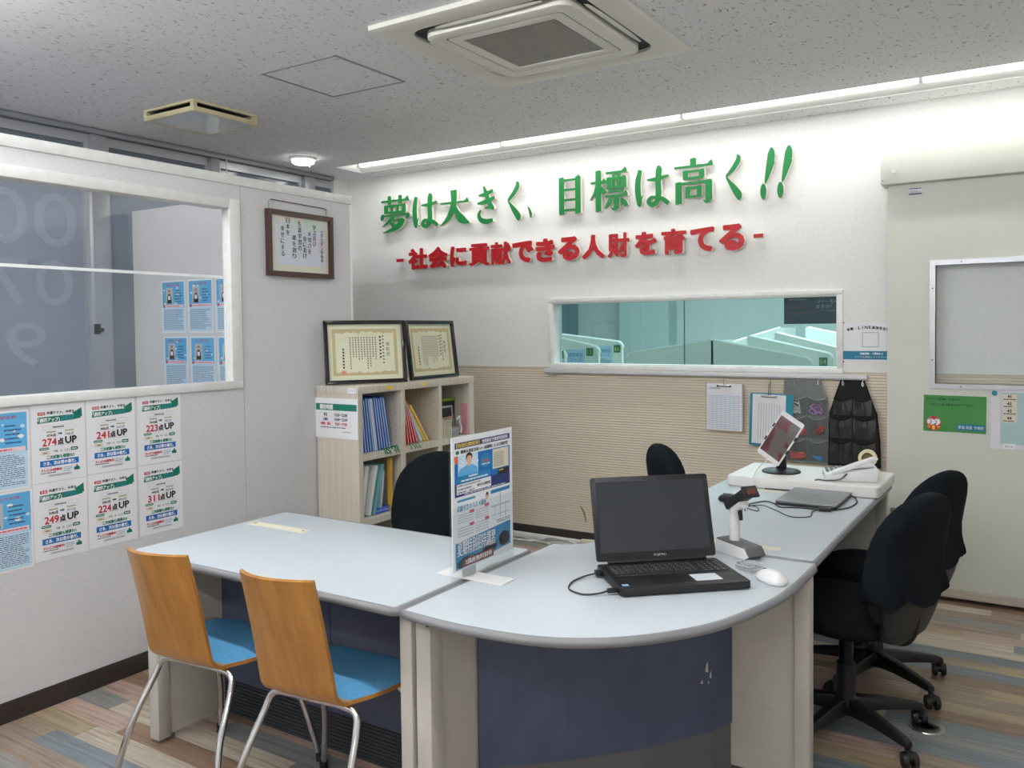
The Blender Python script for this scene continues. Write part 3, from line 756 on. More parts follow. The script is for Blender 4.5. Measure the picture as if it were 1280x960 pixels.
# straight desk by the partition
dA = thing('straight_desk', 'long straight grey office desk with two plywood chairs tucked under it', 'desk')
pA = [(.64, -2.552), (.626, -2.556), (.620, -2.57), (.620, -3.21), (.624, -3.224), (.632, -3.232), (.646, -3.236), (1.774, -3.236), (1.782, -3.228), (1.782, -2.56), (1.774, -2.552)]
edge_profile_slab('desk_top', pA, TZ0, TZ1, M_DESKTOP, dA); edge_band(pA, TZ0+.0015, TZ1-.0015, dA, .014)
leg_post(dA, .588, .640, -3.165, -3.115); lp = box('leg_panel', M_DESKLEG, .594, .634, -3.115, -2.58, .02, TZ0, dA, bevel=.002)
MB().lathe([(.012, .634), (.012, .637), (.006, .638)], 12, (0, -3.02, .33), 'x').build('lock', M_STEEL, lp)
MB().lathe([(.018, .634), (.018, .636)], 16, (0, -2.90, .22), 'x').build('plug_cap', M_DESKLEG, lp)
MB().lathe([(.016, 0), (.016, .008), (.008, .008), (.008, .022)], 12, (.612, -3.10, 0)).build('foot', M_STEEL, dA)
leg_post(dA, 1.752, 1.794, -3.185, -3.13); box('leg_panel', M_DESKLEG, 1.756, 1.791, -3.13, -2.58, .02, TZ0, dA, bevel=.002)
box('modesty_panel', M_NAVY, .634, 1.19, -2.885, -2.87, .14, TZ0, dA); box('modesty_panel', M_NAVY, 1.194, 1.756, -2.885, -2.87, .14, TZ0, dA)
kb = MB().box(.634, 1.756, -2.880, -2.868, .005, .14); ks = box('kick_strip', M_KICK, .634, 1.756, -2.878, -2.868, .005, .14, dA)
for k in range(10): MB().box(.636, 1.754, -2.883, -2.878, .012+k*.0128, .019+k*.0128).build('rib', M_KICK, ks)
cs = box('cable_slot', M_CABLEHOLE, .655, .955, -2.78, -2.735, .6995, .7015, dA)
for x in (.68, .935): MB().lathe([(.006, .7015), (.006, .703), (0, .703)], 10, (x, -2.757, 0)).build('slot_screw', M_STEEL, cs)

# rounded corner desk
dB = thing('corner_desk', 'rounded corner desk with navy front panel carrying the open laptop', 'desk')
front = [(1.814, -3.238), (1.952, -3.248), (2.055, -3.245), (2.166, -3.231), (2.262, -3.202), (2.344, -3.155), (2.419, -3.090), (2.487, -3.005), (2.549, -2.894), (2.600, -2.722), (2.625, -2.574), (2.632, -2.40), (2.634, -2.256)]
fr_ = [(p.x, p.y) for p in smoothpath([(a, b, 0) for a, b in front], 4)]
pB = fr_+[(1.945, -2.256), (1.935, -2.33), (1.90, -2.40), (1.85, -2.435), (1.814, -2.448)]
edge_profile_slab('desk_top', pB, TZ0, TZ1, M_DESKTOP, dB); edge_band(pB, TZ0+.0015, TZ1-.0015, dB, .014)
leg_post(dB, 1.808, 1.858, -3.185, -3.13)
lq = box('leg_panel', M_DESKLEG, 1.810, 1.846, -3.13, -2.52, .02, TZ0, dB, bevel=.002)
MB().lathe([(.012, -.006), (.012, 0)], 12, (1.855, -3.186, .657), 'y').build('hanger_hole', M_BLACKP, dB)
leg_post(dB, 2.585, 2.632, -2.315, -2.262); rp = box('leg_panel', M_DESKLEG, 2.06, 2.585, -2.300, -2.265, .02, TZ0, dB, bevel=.002)
MB().lathe([(.018, -2.302), (.018, -2.299)], 16, (2.50, 0, .22), 'y').build('plug_cap', M_DESKLEG, rp)
nvp = [(1.846, -2.950), (1.846+.01, -2.960), (2.05, -2.79), (2.22, -2.60), (2.352, -2.39), (2.388, -2.302), (2.372, -2.300), (2.335, -2.395), (2.205, -2.60), (2.04, -2.775)]
np_ = MB().prism(nvp, .16, TZ0).build('front_panel', M_NAVY, dB)
MB().prism([(a-.004, b+.004) for a, b in nvp], .005, .16).build('kick_strip', mat('kick_grey', (96, 98, 100), .5), dB)
ch = MB(); d_ = Vector((2.352-2.22, -2.39+2.60, 0)).normalized(); n_ = Vector((d_.y, -d_.x, 0))
b_ = Vector((2.325, -2.433, .345))+d_*.03+n_*.0012
for k, (u, v, w, h) in enumerate(((0, .01, .012, .03), (.014, -.012, .008, .02), (-.02, -.025, .010, .010), (.006, -.03, .006, .008))):
    c0 = b_+d_*u+Vector((0, 0, v))
    ch.add([c0-d_*w/2, c0+d_*w/2-Vector((0, 0, h*.2)), c0+d_*w*.35+Vector((0, 0, h)), c0-d_*w*.2+Vector((0, 0, h*.7))], [(0, 1, 2, 3)])
ch.build('paint_chip', mat('chip', (206, 198, 176), .8), np_)

# long desk going to the back wall
dC = thing('return_desk', 'straight grey desk running to the back wall with black chairs beside it', 'desk')
pC = rrect(1.935, 2.622, -2.226, -.74, .008, 3)
edge_profile_slab('desk_top', pC, TZ0, TZ1, M_DESKTOP, dC); edge_band(pC, TZ0+.0015, TZ1-.0015, dC, .014)
leg_post(dC, 2.575, 2.622, -.80, -.75); box('leg_panel', M_DESKLEG, 2.0, 2.575, -.795, -.76, .02, TZ0, dC, bevel=.002)
box('leg_panel', M_DESKLEG, 2.02, 2.57, -2.232, -2.20, .02, TZ0, dC, bevel=.002)
box('modesty_panel', M_NAVY, 2.365, 2.38, -2.20, -.795, .14, TZ0, dC)
MB().lathe([(.010, 0), (.012, .02), (.006, .022)], 10, (2.640, -.83, .60), 'x').build('bag_hook', M_STEEL, dC)
box('cable_slot', M_CABLEHOLE, 2.13, 2.36, -1.19, -1.155, .6995, .7015, dC)
box('cable_slot', M_CABLEHOLE, 2.235, 2.50, -2.165, -2.125, .6995, .7015, dC)
bd = tag(MB().prism(rrect(1.985, 2.640, -1.130, -.70, .02, 3), .701, .748).build('raised_board', mat('white_board', (232, 231, 226), .45), None, bevel=.008, seg=3),
         'thick white board laid on the far end of the desk, carrying tablet stand and telephone', 'board')

# ================================================================== VISITOR CHAIRS
def visitor_chair(label, loc, rz):
    c = thing('plywood_chair', label, 'chair', loc, rz, 'plywood visitor chairs')
    prof = []
    for k in range(9):                      # seat, front to rear
        t = k/8; y = .215-t*.300; prof.append((y, .434-.022*t-(.020*(1-t*4)**2 if t < .25 else 0)))
    yb, zb, r = -.085, .412, .075
    for k in range(1, 8):                   # bend
        a = R(-90-k*11.4); prof.append((yb+r*math.cos(a)*1.0, zb+r+r*math.sin(a)))
    y0, z0 = prof[-1]
    for k in range(1, 11):
        t = k/10; prof.append((y0-.078*t-.012*t*t, z0+(.790-z0)*t))
    N = len(prof)
    def half(i):
        if i < 9:
            t = i/8
            if t < .2: return .150+.066*math.sin(math.pi/2*min(1, t/.2))
            return .216-.080*((t-.2)/.8)**2.2
        u = (i-8)/(N-9); return .136-.008*u
    nx = 9; top = []; bot = []
    for i, (y, z) in enumerate(prof):
        a, b = prof[max(i-1, 0)], prof[min(i+1, N-1)]
        ty, tz = b[0]-a[0], b[1]-a[1]; L = math.hypot(ty, tz); ny, nz = -tz/L, ty/L
        if i < 9: pass
        w = half(i); u = max(0, (i-9)/(N-10))
        for k in range(nx):
            s = -1+2*k/(nx-1); cv = u*(.048*s*s-.020)          # the back wraps round the sitter
            x = w*s; yy = y+cv; zz = z-(.012*u)*(s**2)*.4
            top.append((x, yy+ny*-.0055, zz+nz*-.0055)); bot.append((x, yy+ny*.0055, zz+nz*.0055))
    vs = top+bot; o = N*nx; fs = []
    for i in range(N-1):
        for k in range(nx-1):
            q = i*nx+k; fs += [(q, q+1, q+nx+1, q+nx), (o+q, o+q+nx, o+q+nx+1, o+q+1)]
        fs += [(i*nx, (i+1)*nx, o+(i+1)*nx, o+i*nx), (i*nx+nx-1, o+i*nx+nx-1, o+(i+1)*nx+nx-1, (i+1)*nx+nx-1)]
    for k in range(nx-1):
        fs += [(k, o+k, o+k+1, k+1), ((N-1)*nx+k, (N-1)*nx+k+1, o+(N-1)*nx+k+1, o+(N-1)*nx+k)]
    MB().add(vs, fs).build('shell', M_BEECH, c, smooth=True)
    # cushion lying on the seat
    pv = []; pn = 12; pm = 15; pfs = []
    for i in range(pm):
        t = i/(pm-1); y = .200-t*.285
        w = .150+.054*math.sin(math.pi/2*min(1, t/.3)) if t < .3 else .204-.074*((t-.3)/.7)**2.2
        e = math.sin(math.pi*min(1, max(0, t)))**.35 if 0 < t < 1 else 0
        zb_ = .434-.022*t*.95-(.018*(1-t*4)**2 if t < .25 else 0)+.0045
        for k in range(pn):
            s = -1+2*k/(pn-1); pv.append((w*s, y, zb_+.020*e*(1-abs(s)**5)))
    for i in range(pm-1):
        for k in range(pn-1): q = i*pn+k; pfs.append((q, q+1, q+pn+1, q+pn))
    MB().add(pv, pfs).build('seat_pad', M_BLUEF, c, smooth=60)
    for sy, yy, top_y in ((1, .222, .120), (-1, -.222, -.085)):
        for sx in (-1, 1):
            pts = smoothpath([(sx*.228, yy, .012), (sx*.190, (yy*2+top_y)/3, .20), (sx*.166, top_y+.02*sy, .335), (sx*.150, top_y, .384), (sx*.100, top_y, .398), (0, top_y, .398)], 6)
            MB().tube(pts, .0105, 10).build('leg', M_CHROME, c, smooth=60)
            MB().lathe([(.014, 0), (.014, .03), (.011, .034)], 12, (sx*.228, yy, 0)).build('rubber_foot', M_BLACKP, c)
    MB().box(-.05, .05, -.05, .09, .396, .412).build('mount_plate', M_CHROME, c)
    return c
ch1 = visitor_chair('plywood chair with blue seat pad pushed under the desk, nearer the partition wall', (.985, -3.185, 0), R(5))
dup(ch1, (1.487, -3.175, 0), R(5), 'plywood chair with blue seat pad pushed under the desk, nearer the rounded corner desk')

# ================================================================== OFFICE CHAIRS
def office_chair(label, loc, rz, grp='black office chairs', base_rot=0):
    c = thing('office_chair', label, 'chair', loc, rz, grp)
    b = MB().lathe([(.036, .062), (.042, .075), (.042, .115), (.030, .125)], 20).build('base_hub', M_BLACKP, c, smooth=True)
    for k in range(5):
        a = R(-90+36+72*k+base_rot)
        M = Matrix.Rotation(a, 4, 'Z')
        arm = MB(); vs = []
        for x, w, z0, z1 in ((.03, .027, .068, .122), (.12, .024, .072, .114), (.20, .021, .068, .100), (.262, .018, .062, .088), (.283, .014, .060, .080)):
            vs += [(x, -w, z0), (x, w, z0), (x, w*.7, z1), (x, -w*.7, z1)]
        fs = [(i*4+q, i*4+(q+1) % 4, (i+1)*4+(q+1) % 4, (i+1)*4+q) for i in range(4) for q in range(4)]+[(0, 3, 2, 1), (16, 17, 18, 19)]
        arm.add(vs, fs).xf(M).build('base_arm', M_BLACKP, c, bevel=.004)
        cs_ = MB(); sw = R(35+47*k)
        st = len(cs_.v); cs_.lathe([(.009, .042), (.009, .066)], 10)
        for s in (-1, 1): cs_.lathe([(.014, s*.006), (.026, s*.008), (.027, s*.014), (.024, s*.024), (.008, s*.026), (0, s*.026)], 18, (.018, 0, .027), 'y')
        cs_.lathe([(.021, -.009), (.021, .009)], 14, (.016, 0, .036), 'y')
        cs_.xf(Matrix.Translation((.274*math.cos(a), .274*math.sin(a), 0)) @ Matrix.Rotation(sw, 4, 'Z'))
        cs_.build('caster', M_BLACKP, c, smooth=True)
    MB().lathe([(.032, .115), (.032, .24), (.026, .245)], 18).build('gas_sleeve', M_BLACKP, c, smooth=True)
    MB().lathe([(.024, .235), (.024, .37)], 18).build('gas_lift', mat('dark_steel', (40, 40, 42), .3, .7), c, smooth=True)
    MB().box(-.08, .08, -.13, .10, .352, .392).build('tilt_mechanism', M_BLACKP, c, bevel=.012)
    MB().tube([(.06, .03, .372), (.20, .05, .368), (.235, .055, .366)], [.006, .006, .010], 8).build('height_lever', M_BLACKP, c, smooth=True)
    MB().loft([(0, .02, .385, .16, .15, .6), (0, .02, .392, .205, .195, .55), (0, .02, .402, .225, .215, .5)], 32).build('seat_shell', M_BLACKP, c, smooth=True)
    MB().loft([(0, .02, .402, .226, .216, .5), (0, .02, .42, .236, .226, .5), (0, .02, .445, .236, .226, .5), (0, .02, .462, .222, .212, .55), (0, .018, .470, .17, .16, .6), (0, .015, .472, .06, .06, .8)], 36, k=.10).build('seat_cushion', M_BLACKF, c, smooth=60)
    # curved bar and rear shell of the backrest
    pts = smoothpath([(0, -.10, .372), (0, -.19, .368), (0, -.225, .39), (0, -.245, .45), (0, -.25, .54)], 6)
    MB().tube(pts, .016, 10).build('back_bar', M_BLACKP, c, smooth=60)
    def back(z, zc, w, d, y, e=.55): return (0, y, z, w, d, e)
    sh = []
    for k in range(11):
        t = k/10; z = .375+t*.235; w = .185*math.sin(math.pi/2*min(1, .35+t*1.1))**.8; yy = -.205-.055*math.sin(t*1.5); sh.append((0, yy, z, w*(.62 if k == 0 else 1), .028 if 0 < k else .014, .5))
    MB().loft(sh, 30, k=.55).build('back_shell', M_BLACKP, c, smooth=60)
    rings = []
    zs = [.475, .482, .50, .54, .60, .66, .72, .77, .81, .84, .858, .868, .873]
    for z in zs:
        t = (z-.66)/.214
        w = .212*math.sqrt(max(.02, 1-abs(t)**2.7)) if z > .66 else .212*(1-.10*((.66-z)/.19)**2)
        d = .046*math.sqrt(max(.05, 1-abs((z-.67)/.208)**4))
        y = -.222-.050*max(0, (z-.5)/.37)**1.2+.014*math.sin((z-.48)*9)
        rings.append((0, y, z, w, d, .62))
    MB().loft(rings, 34, k=.55).build('backrest_cushion', M_BLACKF, c, smooth=60)
    q = random.Random(5)
    ph = [q.uniform(0, 6.28) for _ in range(8)]
    cov = []
    for z in [.535, .545, .56, .59, .62, .66, .70, .74, .78, .82, .846, .864, .876, .881]:
        t = (z-.66)/.224
        w = .221*math.sqrt(max(.02, 1-abs(t)**2.7)) if z > .66 else .221*(1-.06*((.66-z)/.12)**2)
        d = .056*math.sqrt(max(.05, 1-abs((z-.67)/.216)**4)) if z > .67 else .056+.022*((.67-z)/.13)
        y = -.222-.050*max(0, (z-.5)/.37)**1.2+.014*math.sin((z-.48)*9)-.006
        cov.append((0, y, z, w, d, .62))
    def wob(i, j):
        z = cov[i][2]; f_ = max(0, (.74-z)/.2); a = 2*math.pi*j/48
        s_ = math.sin(9*a+ph[0]+z*14)*.6+math.sin(15*a+ph[1]-z*22)*.4
        return (s_*.008*f_*math.cos(a), s_*.011*f_*math.sin(a), -.016*f_*math.sin(6*a+ph[2])*(1 if i < 3 else 0))
    MB().loft(cov, 48, k=.55, wob=wob).build('backrest_cover', M_COVER, c, smooth=60)
    return c
oc = office_chair('black office chair with a wrinkled back cover, nearer the rounded corner desk', (2.640, -1.81, 0), R(72), base_rot=18)
dup(oc, (2.653, -1.308, 0), R(72), 'black office chair with a wrinkled back cover, beside the sliding door')
dup(oc, (.93, -2.18, 0), R(180), 'black office chair behind the acrylic sign and the straight desk')
dup(oc, (1.955, -1.17, 0), R(-80), 'black office chair whose rounded back rises behind the open laptop')

# ================================================================== POSTERS ON THE PARTITION
def score_poster(y, z, up, a, b, label):
    w, h = .210, .297
    p = Sheet('score_poster', w, h, label, 'poster', (.0014, y, z), R(90), group='score posters on the partition')
    p.rect('red', -.080, -.052, .109, .121, 1, 'printed_tag'); p.text('white', '速報', -.066, .115, w=.022, h=.008)
    p.text('black', '共通テスト、今年も', .008, .117, w=.108, h=.011, slant=.12, bold=.0005)
    p.poly('green', [(-.083, .078), (.055, .083), (.088, .087), (.088, .094), (.094, .0905), (.092, .128), (.054, .109), (.062, .104), (-.080, .102)], 1, 'printed_arrow')
    p.text('white', '「劇的アップ」', -.037, .0905, w=.082, h=.016, slant=.15, bold=.0006)
    p.text('midteal', '2025', .035, .093, w=.05, h=.014, slant=.15)
    p.outline('lgrey', -.062, .068, .053, .068, .0009); p.dashes('black', -.025, .03, .057, .064, 1, 2, .6, seed=3)
    p.rect('beige', -.050, -.012, .040, .047); p.rect('beige', .022, .060, .040, .047)
    p.dashes('grey', -.048, -.014, .041, .046, 1, 2, .5, seed=5); p.dashes('grey', .024, .058, .041, .046, 1, 2, .5, seed=6)
    p.text('black', '%d点' % a, -.030, .030, w=.036, h=.012, bold=.0004); p.text('black', '%d点' % b, .040, .030, w=.036, h=.012)
    p.poly('green', [(-.004, .031), (.006, .031), (.006, .028), (.014, .034), (.006, .040), (.006, .037), (-.004, .037)], 1, 'printed_arrow')
    p.text('red', str(up), -.038, .004, w=.054, h=.027, bold=.0011); p.text('black', '点', .005, .003, w=.023, h=.025, bold=.0012); p.text('black', 'UP', .046, .006, w=.044, h=.026, bold=.0016)
    p.rect('lgrey', -.068, .072, -.0128, -.0120, 1, 'printed_rule')
    p.poly('green', rrect(-.078, -.040, -.025, -.0155, .004, 3), 1, 'printed_pill'); p.dashes('white', -.074, -.044, -.0225, -.018, 1, 2, .5, seed=2)
    p.poly('beige', rrect(-.074, -.038, -.044, -.029, .005, 3), 1, 'printed_pill'); p.dashes('grey', -.064, -.048, -.040, -.033, 1, 2, .7, seed=4)
    p.text('black', '98 → 121', .008, -.033, w=.060, h=.009); p.poly('green', rrect(.044, .074, -.037, -.024, .005, 3), 1, 'printed_pill'); p.dashes('white', .049, .069, -.034, -.027, 1, 2, .6, seed=7)
    p.text('green', '二次試験も頑張れ!!', .003, -.0545, w=.108, h=.0135, bold=.0006)
    p.rect('blue', -.076, .076, -.089, -.066, 1, 'printed_band'); p.text('white', 'さあ、次は君の番だ。', 0, -.0775, w=.128, h=.0145, bold=.0007)
    p.text('red', 'テレビCM放映中!', -.032, -.1035, w=.082, h=.011, bold=.0005); p.dashes('black', -.074, .008, -.1165, -.111, 1, 2, .55, seed=8)
    p.dashes('cyan', .014, .05, -.117, -.097, 3, 2, .3, seed=9); p.poly('green', [(.056, -.116), (.056, -.104), (.062, -.104), (.068, -.094), (.074, -.104), (.079, -.104), (.079, -.116)], 1, 'printed_arrow')
    p.outline('grey', -.046, .002, -.130, -.121, .0007); p.outline('grey', .006, .048, -.130, -.121, .0007); p.dashes('grey', -.042, .044, -.128, -.123, 1, 2, .6, seed=11)
    p.done()
PX = (-3.129, -2.912, -2.690)
for r_, (z, row) in enumerate(((1.0145, ((274, 474, 748), (241, 406, 647), (223, 564, 787))), (.7145, ((249, 508, 757), (224, 580, 804), (311, 498, 809))))):
    for y, (u, a, b) in zip(PX, row):
        score_poster(y, z+(.004*PX.index(y) if r_ == 0 else .003*PX.index(y)), u, a, b, 'white score poster with a green arrow, its red figure reading '+{274: 'two seventy-four', 241: 'two forty-one', 223: 'two twenty-three', 249: 'two forty-nine', 224: 'two twenty-four', 311: 'three eleven'}[u])
def success_poster(loc, rz, label, seed, hair, w=.205, h=.292):
    p = Sheet('student_poster', w, h, label, 'poster', loc, rz, group='blue student posters')
    q = random.Random(seed); X = w/.205; Z = h/.292
    def r_(c, x0, x1, z0, z1, l=1, role='printed_panel'): p.rect(c, x0*X, x1*X, z0*Z, z1*Z, l, role)
    r_('sky', -.095, .095, -.005, .138); r_('skyl', -.095, .095, -.138, -.005)
    for k in range(9): p.ell(q.choice(('skyl', 'white', 'pink')), q.uniform(-.088, .085)*X, q.uniform(0, .12)*Z, q.uniform(.004, .012)*X, q.uniform(.003, .008)*Z, 1.6, 'printed_cloud')
    p.text('red', ('難関大学合格', '第一志望合格', '国公立大合格')[seed % 3], .0, .122*Z, w=.115*X, h=.013*Z, layer=2.4)
    r_('lgrey', -.066, -.002, .018, .106, 2, 'printed_photo')
    p.poly('hair', [(x*X, z*Z) for x, z in ((-.054, .019), (-.050, .060), (-.040, .074), (-.028, .074), (-.018, .060), (-.012, .019))], 2.4, 'printed_figure')
    p.ell(('hair', 'hair', 'brown')[hair], -.034*X, .084*Z, .0095*X, .0115*Z, 2.5, 'printed_figure'); p.ell('skin', -.034*X, .081*Z, .007*X, .009*Z, 2.8, 'printed_face')
    r_('white', -.044, -.024, .040, .062, 2.8, 'printed_card')
    for k in range(5): p.dashes('navy', (.018-.004*(k % 2))*X, (.068+.006*(k % 3))*X, (.086-.0155*k)*Z, (.095-.0155*k)*Z, 1, 2, .55, 'printed_lines', seed+k)
    r_('pink', -.070, .088, -.004, .012, 2, 'printed_ribbon'); p.dashes('red', -.062*X, .080*X, .001*Z, .007*Z, 1, 2.5, .7, seed=seed)
    p.poly('red', [((-.078+.012*(1 if k % 2 == 0 else .45)*math.sin(k*math.pi/5))*X, (.003+.012*(1 if k % 2 == 0 else .45)*math.cos(k*math.pi/5))*Z) for k in range(10)], 2.6, 'printed_star')
    p.dashes('slate', -.085*X, .085*X, -.128*Z, -.014*Z, 16, 2, .40, seed=seed+20)
    p.done()
success_poster((.0014, -3.3475, 1.004), R(90), 'blue student poster on the partition in the upper row beside the white score posters', 1, 0, .21, .297)
success_poster((.0014, -3.3425, .704), R(90), 'blue student poster on the partition in the lower row beside the white score posters', 2, 1, .21, .297)
k = 0
for zi, z in enumerate((1.583, 1.262)):
    for xi, x in enumerate((-1.012, -.772, -.534)):
        success_poster((x+.012*zi, -1.8816, z), 0, 'blue student poster on the cross wall, %s row, %s' % (('upper', 'lower')[zi], ('beside bare wall at the row end', 'between two others in its row', 'half hidden by the window jamb')[xi]), 3+k, k % 3, .213, .300); k += 1

# ================================================================== FRAMED CALLIGRAPHY
def frame_bars(mb, w, h, t, y0, y1):
    mb.prism([(-w/2, -h/2), (w/2, -h/2), (w/2-t, -h/2+t), (-w/2+t, -h/2+t)], y0, y1, 'y'); mb.prism([(-w/2, h/2), (w/2, h/2), (w/2-t, h/2-t), (-w/2+t, h/2-t)], y0, y1, 'y')
    mb.prism([(-w/2, -h/2), (-w/2, h/2), (-w/2+t, h/2-t), (-w/2+t, -h/2+t)], y0, y1, 'y'); mb.prism([(w/2, -h/2), (w/2, h/2), (w/2-t, h/2-t), (w/2-t, -h/2+t)], y0, y1, 'y')
fw_, fh_ = .443, .326
cal = thing('framed_calligraphy', 'brown framed calligraphy sheet hanging on the partition end panel', 'picture', (.005, -1.868, 1.873), R(90))
M_BROWN = mat('brown_frame', (74, 48, 42), .4)
m_ = MB(); frame_bars(m_, fw_, fh_, .024, -.024, 0); m_.build('frame', M_BROWN, cal)
MB().box(-fw_/2+.02, fw_/2-.02, -.006, 0, -fh_/2+.02, fh_/2-.02).build('mat_board', mat('mat_cream', (234, 232, 214), .7), cal)
MB().box(-.165, .175, -.0075, -.006, -.105, .108).build('sheet', mat('sheet_bluewhite', (222, 226, 236), .7), cal)
tx = MB()
cols = [('エデュサンの約束', .150, .075, .0205), ('学ぶ喜び', .098, .098, .028), ('大切さを', .064, .062, .030), ('身に着け', .030, .035, .029), ('生涯学習の', -.004, .108, .031), ('礎を創り', -.042, .035, .031), ('日本を', -.082, .118, .030), ('幸せにする', -.118, .075, .031)]
for t_, x, z, st in cols:
    for i, chh in enumerate(t_):
        for k, d in enumerate((0, .0009, -.0009)): put_text(tx, chh, x+d, z-i*st, w=.0235 if st > .025 else .0165, h=.0255 if st > .025 else .0185, y=-.0082-.00004*k)
tx.build('calligraphy', ink('black'), cal)
w1 = MB()
for pts in ([(-.19, .128), (-.14, .06), (-.132, .07), (-.17, .13)], [(-.075, .125), (.0, .125), (-.02, .075), (-.06, .05), (-.07, .08)], [(.03, .13), (.16, .125), (.15, .09), (.07, .07), (.05, .05), (.03, .09)]):
    w1.add([(a, -.0078, b) for a, b in pts], [tuple(range(len(pts)))])
w1.build('green_wash', ink('wash'), cal)
MB().add([(.125, -.0078, -.03), (.178, -.0078, -.03), (.178, -.0078, .04), (.120, -.0078, .045)], [(0, 1, 2, 3)]).build('pink_wash', mat('wash_pink', (226, 212, 218), .7), cal)
MB().add([(-fw_/2+.024, -.018, -fh_/2+.024), (fw_/2-.024, -.018, -fh_/2+.024), (fw_/2-.024, -.018, fh_/2-.024), (-fw_/2+.024, -.018, fh_/2-.024)], [(0, 1, 2, 3)]).build('glass', M_SHEET, cal)
MB().tube([(-.195, -.006, .155), (-.195, -.004, .205), (-.185, -.004, .212), (.175, -.004, .206), (.19, -.004, .198), (.192, -.006, .155)], .0022, 6).build('hanging_cord', mat('cord_dark', (96, 60, 58), .6), cal)
for x in (-.195, .191): MB().box(x-.004, x+.004, -.008, -.003, .15, .205).build('hanging_hook', M_STEEL, cal)

# ================================================================== CERTIFICATES
M_LACQ = mat('black_lacquer', (16, 14, 15), .2, coat=.6)
def certificate(label, loc, rz, lean, w, h, title, seal):
    c = thing('framed_certificate', label, 'certificate', loc, rz, 'certificates on the bookshelf')
    M = Matrix.Rotation(R(-lean), 4, 'X') @ Matrix.Translation((0, 0, h/2))
    def part(mb, name, m, **k): mb.xf(M); return mb.build(name, m, c, **k)
    m_ = MB(); frame_bars(m_, w, h, .021, -.018, .004); part(m_, 'frame', M_LACQ, bevel=.003)
    part(MB().box(-w/2+.015, w/2-.015, -.003, .003, -h/2+.015, h/2-.015), 'sheet', ink('cream'))
    m_ = MB(); a, b = w/2-.045, h/2-.045; q = random.Random(4); N = 44
    def bord(x0, z0, x1, z1, nx, nz):
        pts = []
        for i in range(N+1):
            t = i/N; d = .020+.005*math.sin(t*50)+.004*math.sin(t*17)+(.010 if (.05 < t < .42 or .58 < t < .95) else 0)
            pts.append((x0+(x1-x0)*t+nx*d, z0+(z1-z0)*t+nz*d))
        for i in range(N):
            t0, t1 = i/N, (i+1)/N
            m_.add([(x0+(x1-x0)*t0, -.0034, z0+(z1-z0)*t0), (x0+(x1-x0)*t1, -.0034, z0+(z1-z0)*t1), (pts[i+1][0], -.0034, pts[i+1][1]), (pts[i][0], -.0034, pts[i][1])], [(0, 1, 2, 3)])
    bord(-a, b, a, b, 0, -.7); bord(-a, -b, a, -b, 0, .6); 
    for x, s in ((-a, 1), (a, -1)): m_.add([(x, -.0033, -b), (x+s*.017, -.0033, -b), (x+s*.017, -.0033, b), (x, -.0033, b)], [(0, 1, 2, 3)])
    part(m_, 'printed_border', ink('gold'))
    m_ = MB()
    for i, chh in enumerate(title): put_text(m_, chh, a-.052, .040-i*.026, w=.021, h=.022, y=-.0036)
    q = random.Random(hash(label) % 97)
    for x, z, n_, sz in [(a-.078, .085, 9, .011), (a-.094, .080, 7, .014)]:
        for i in range(n_): m_.add([(x-sz*.4, -.0036, z-i*.018-sz*.4), (x+sz*.4, -.0036, z-i*.018-sz*.3), (x+sz*.4, -.0036, z-i*.018+sz*.2), (x-sz*.3, -.0036, z-i*.018+sz*.4)], [(0, 1, 2, 3)])
    for cidx in range(10):
        x = a-.120-cidx*.0155; n_ = q.randint(9, 14)
        for i in range(n_): m_.add([(x-.0032, -.0036, .080-i*.0125), (x+.0032, -.0036, .080-i*.0125), (x+.003, -.0036, .0735-i*.0125), (x-.002, -.0036, .0725-i*.0125)], [(0, 1, 2, 3)])
    for i in range(7): m_.add([(-a+.052, -.0036, .02-i*.016), (-a+.062, -.0036, .02-i*.016), (-a+.062, -.0036, .010-i*.016), (-a+.053, -.0036, .010-i*.016)], [(0, 1, 2, 3)])
    part(m_, 'printed_lettering', mat('cert_ink', (72, 64, 48), .7))
    if seal: part(MB().box(-a+.046, -a+.068, -.0042, -.0036, -.118, -.096), 'red_seal', ink('seal'))
    part(MB().add([(-w/2+.02, -.012, -h/2+.02), (w/2-.02, -.012, -h/2+.02), (w/2-.02, -.012, h/2-.02), (-w/2+.02, -.012, h/2-.02)], [(0, 1, 2, 3)]), 'glass', M_SHEET)
    return c
STOP = 1.150
certificate('black framed certificate with a red seal, angled in front of the other', (.176, -1.568, STOP+.002), R(58.7), 7, .445, .338, '表彰状', True)
certificate('black framed certificate standing square behind the angled one', (.232, -1.055, STOP+.002), R(90), 7, .445, .338, '表彰状', False)

# ================================================================== BOOKSHELF
sh = thing('bookshelf', 'pale wood bookshelf of open cubbies standing past the partition end', 'shelf', (0, 0, 0))
SX0, SX1, SY0, SY1 = .010, .300, -1.772, -.760
ys_ = [(-1.772, -1.740), (-1.440, -1.405), (-1.108, -1.077), (-.806, -.760)]
for a, b in ys_: box('upright', M_SHELF, SX0, SX1, a, b, 0, 1.112, sh)
box('top_board', M_SHELF, SX0-.002, SX1+.002, SY0-.003, SY1+.003, 1.112, STOP, sh, bevel=.002)
box('back_board', M_SHELF, SX0, SX0+.008, SY0+.03, SY1-.03, .06, 1.112, sh)
for (a, b) in zip(ys_[:-1], ys_[1:]):
    for z in (.768, .432, .06): box('shelf_board', M_SHELF, SX0+.008, SX1-.002, a[1], b[0], z, z+.034, sh)
    box('plinth', M_SHELF, SX0+.02, SX1-.02, a[1], b[0], 0, .06, sh)
pg = MB()
for a in (-1.440, -1.108, -.806):
    for k in range(6): pg.lathe([(.003, a-.0008), (.003, a+.001)], 6, (.262, 0, .86+k*.032), 'y')
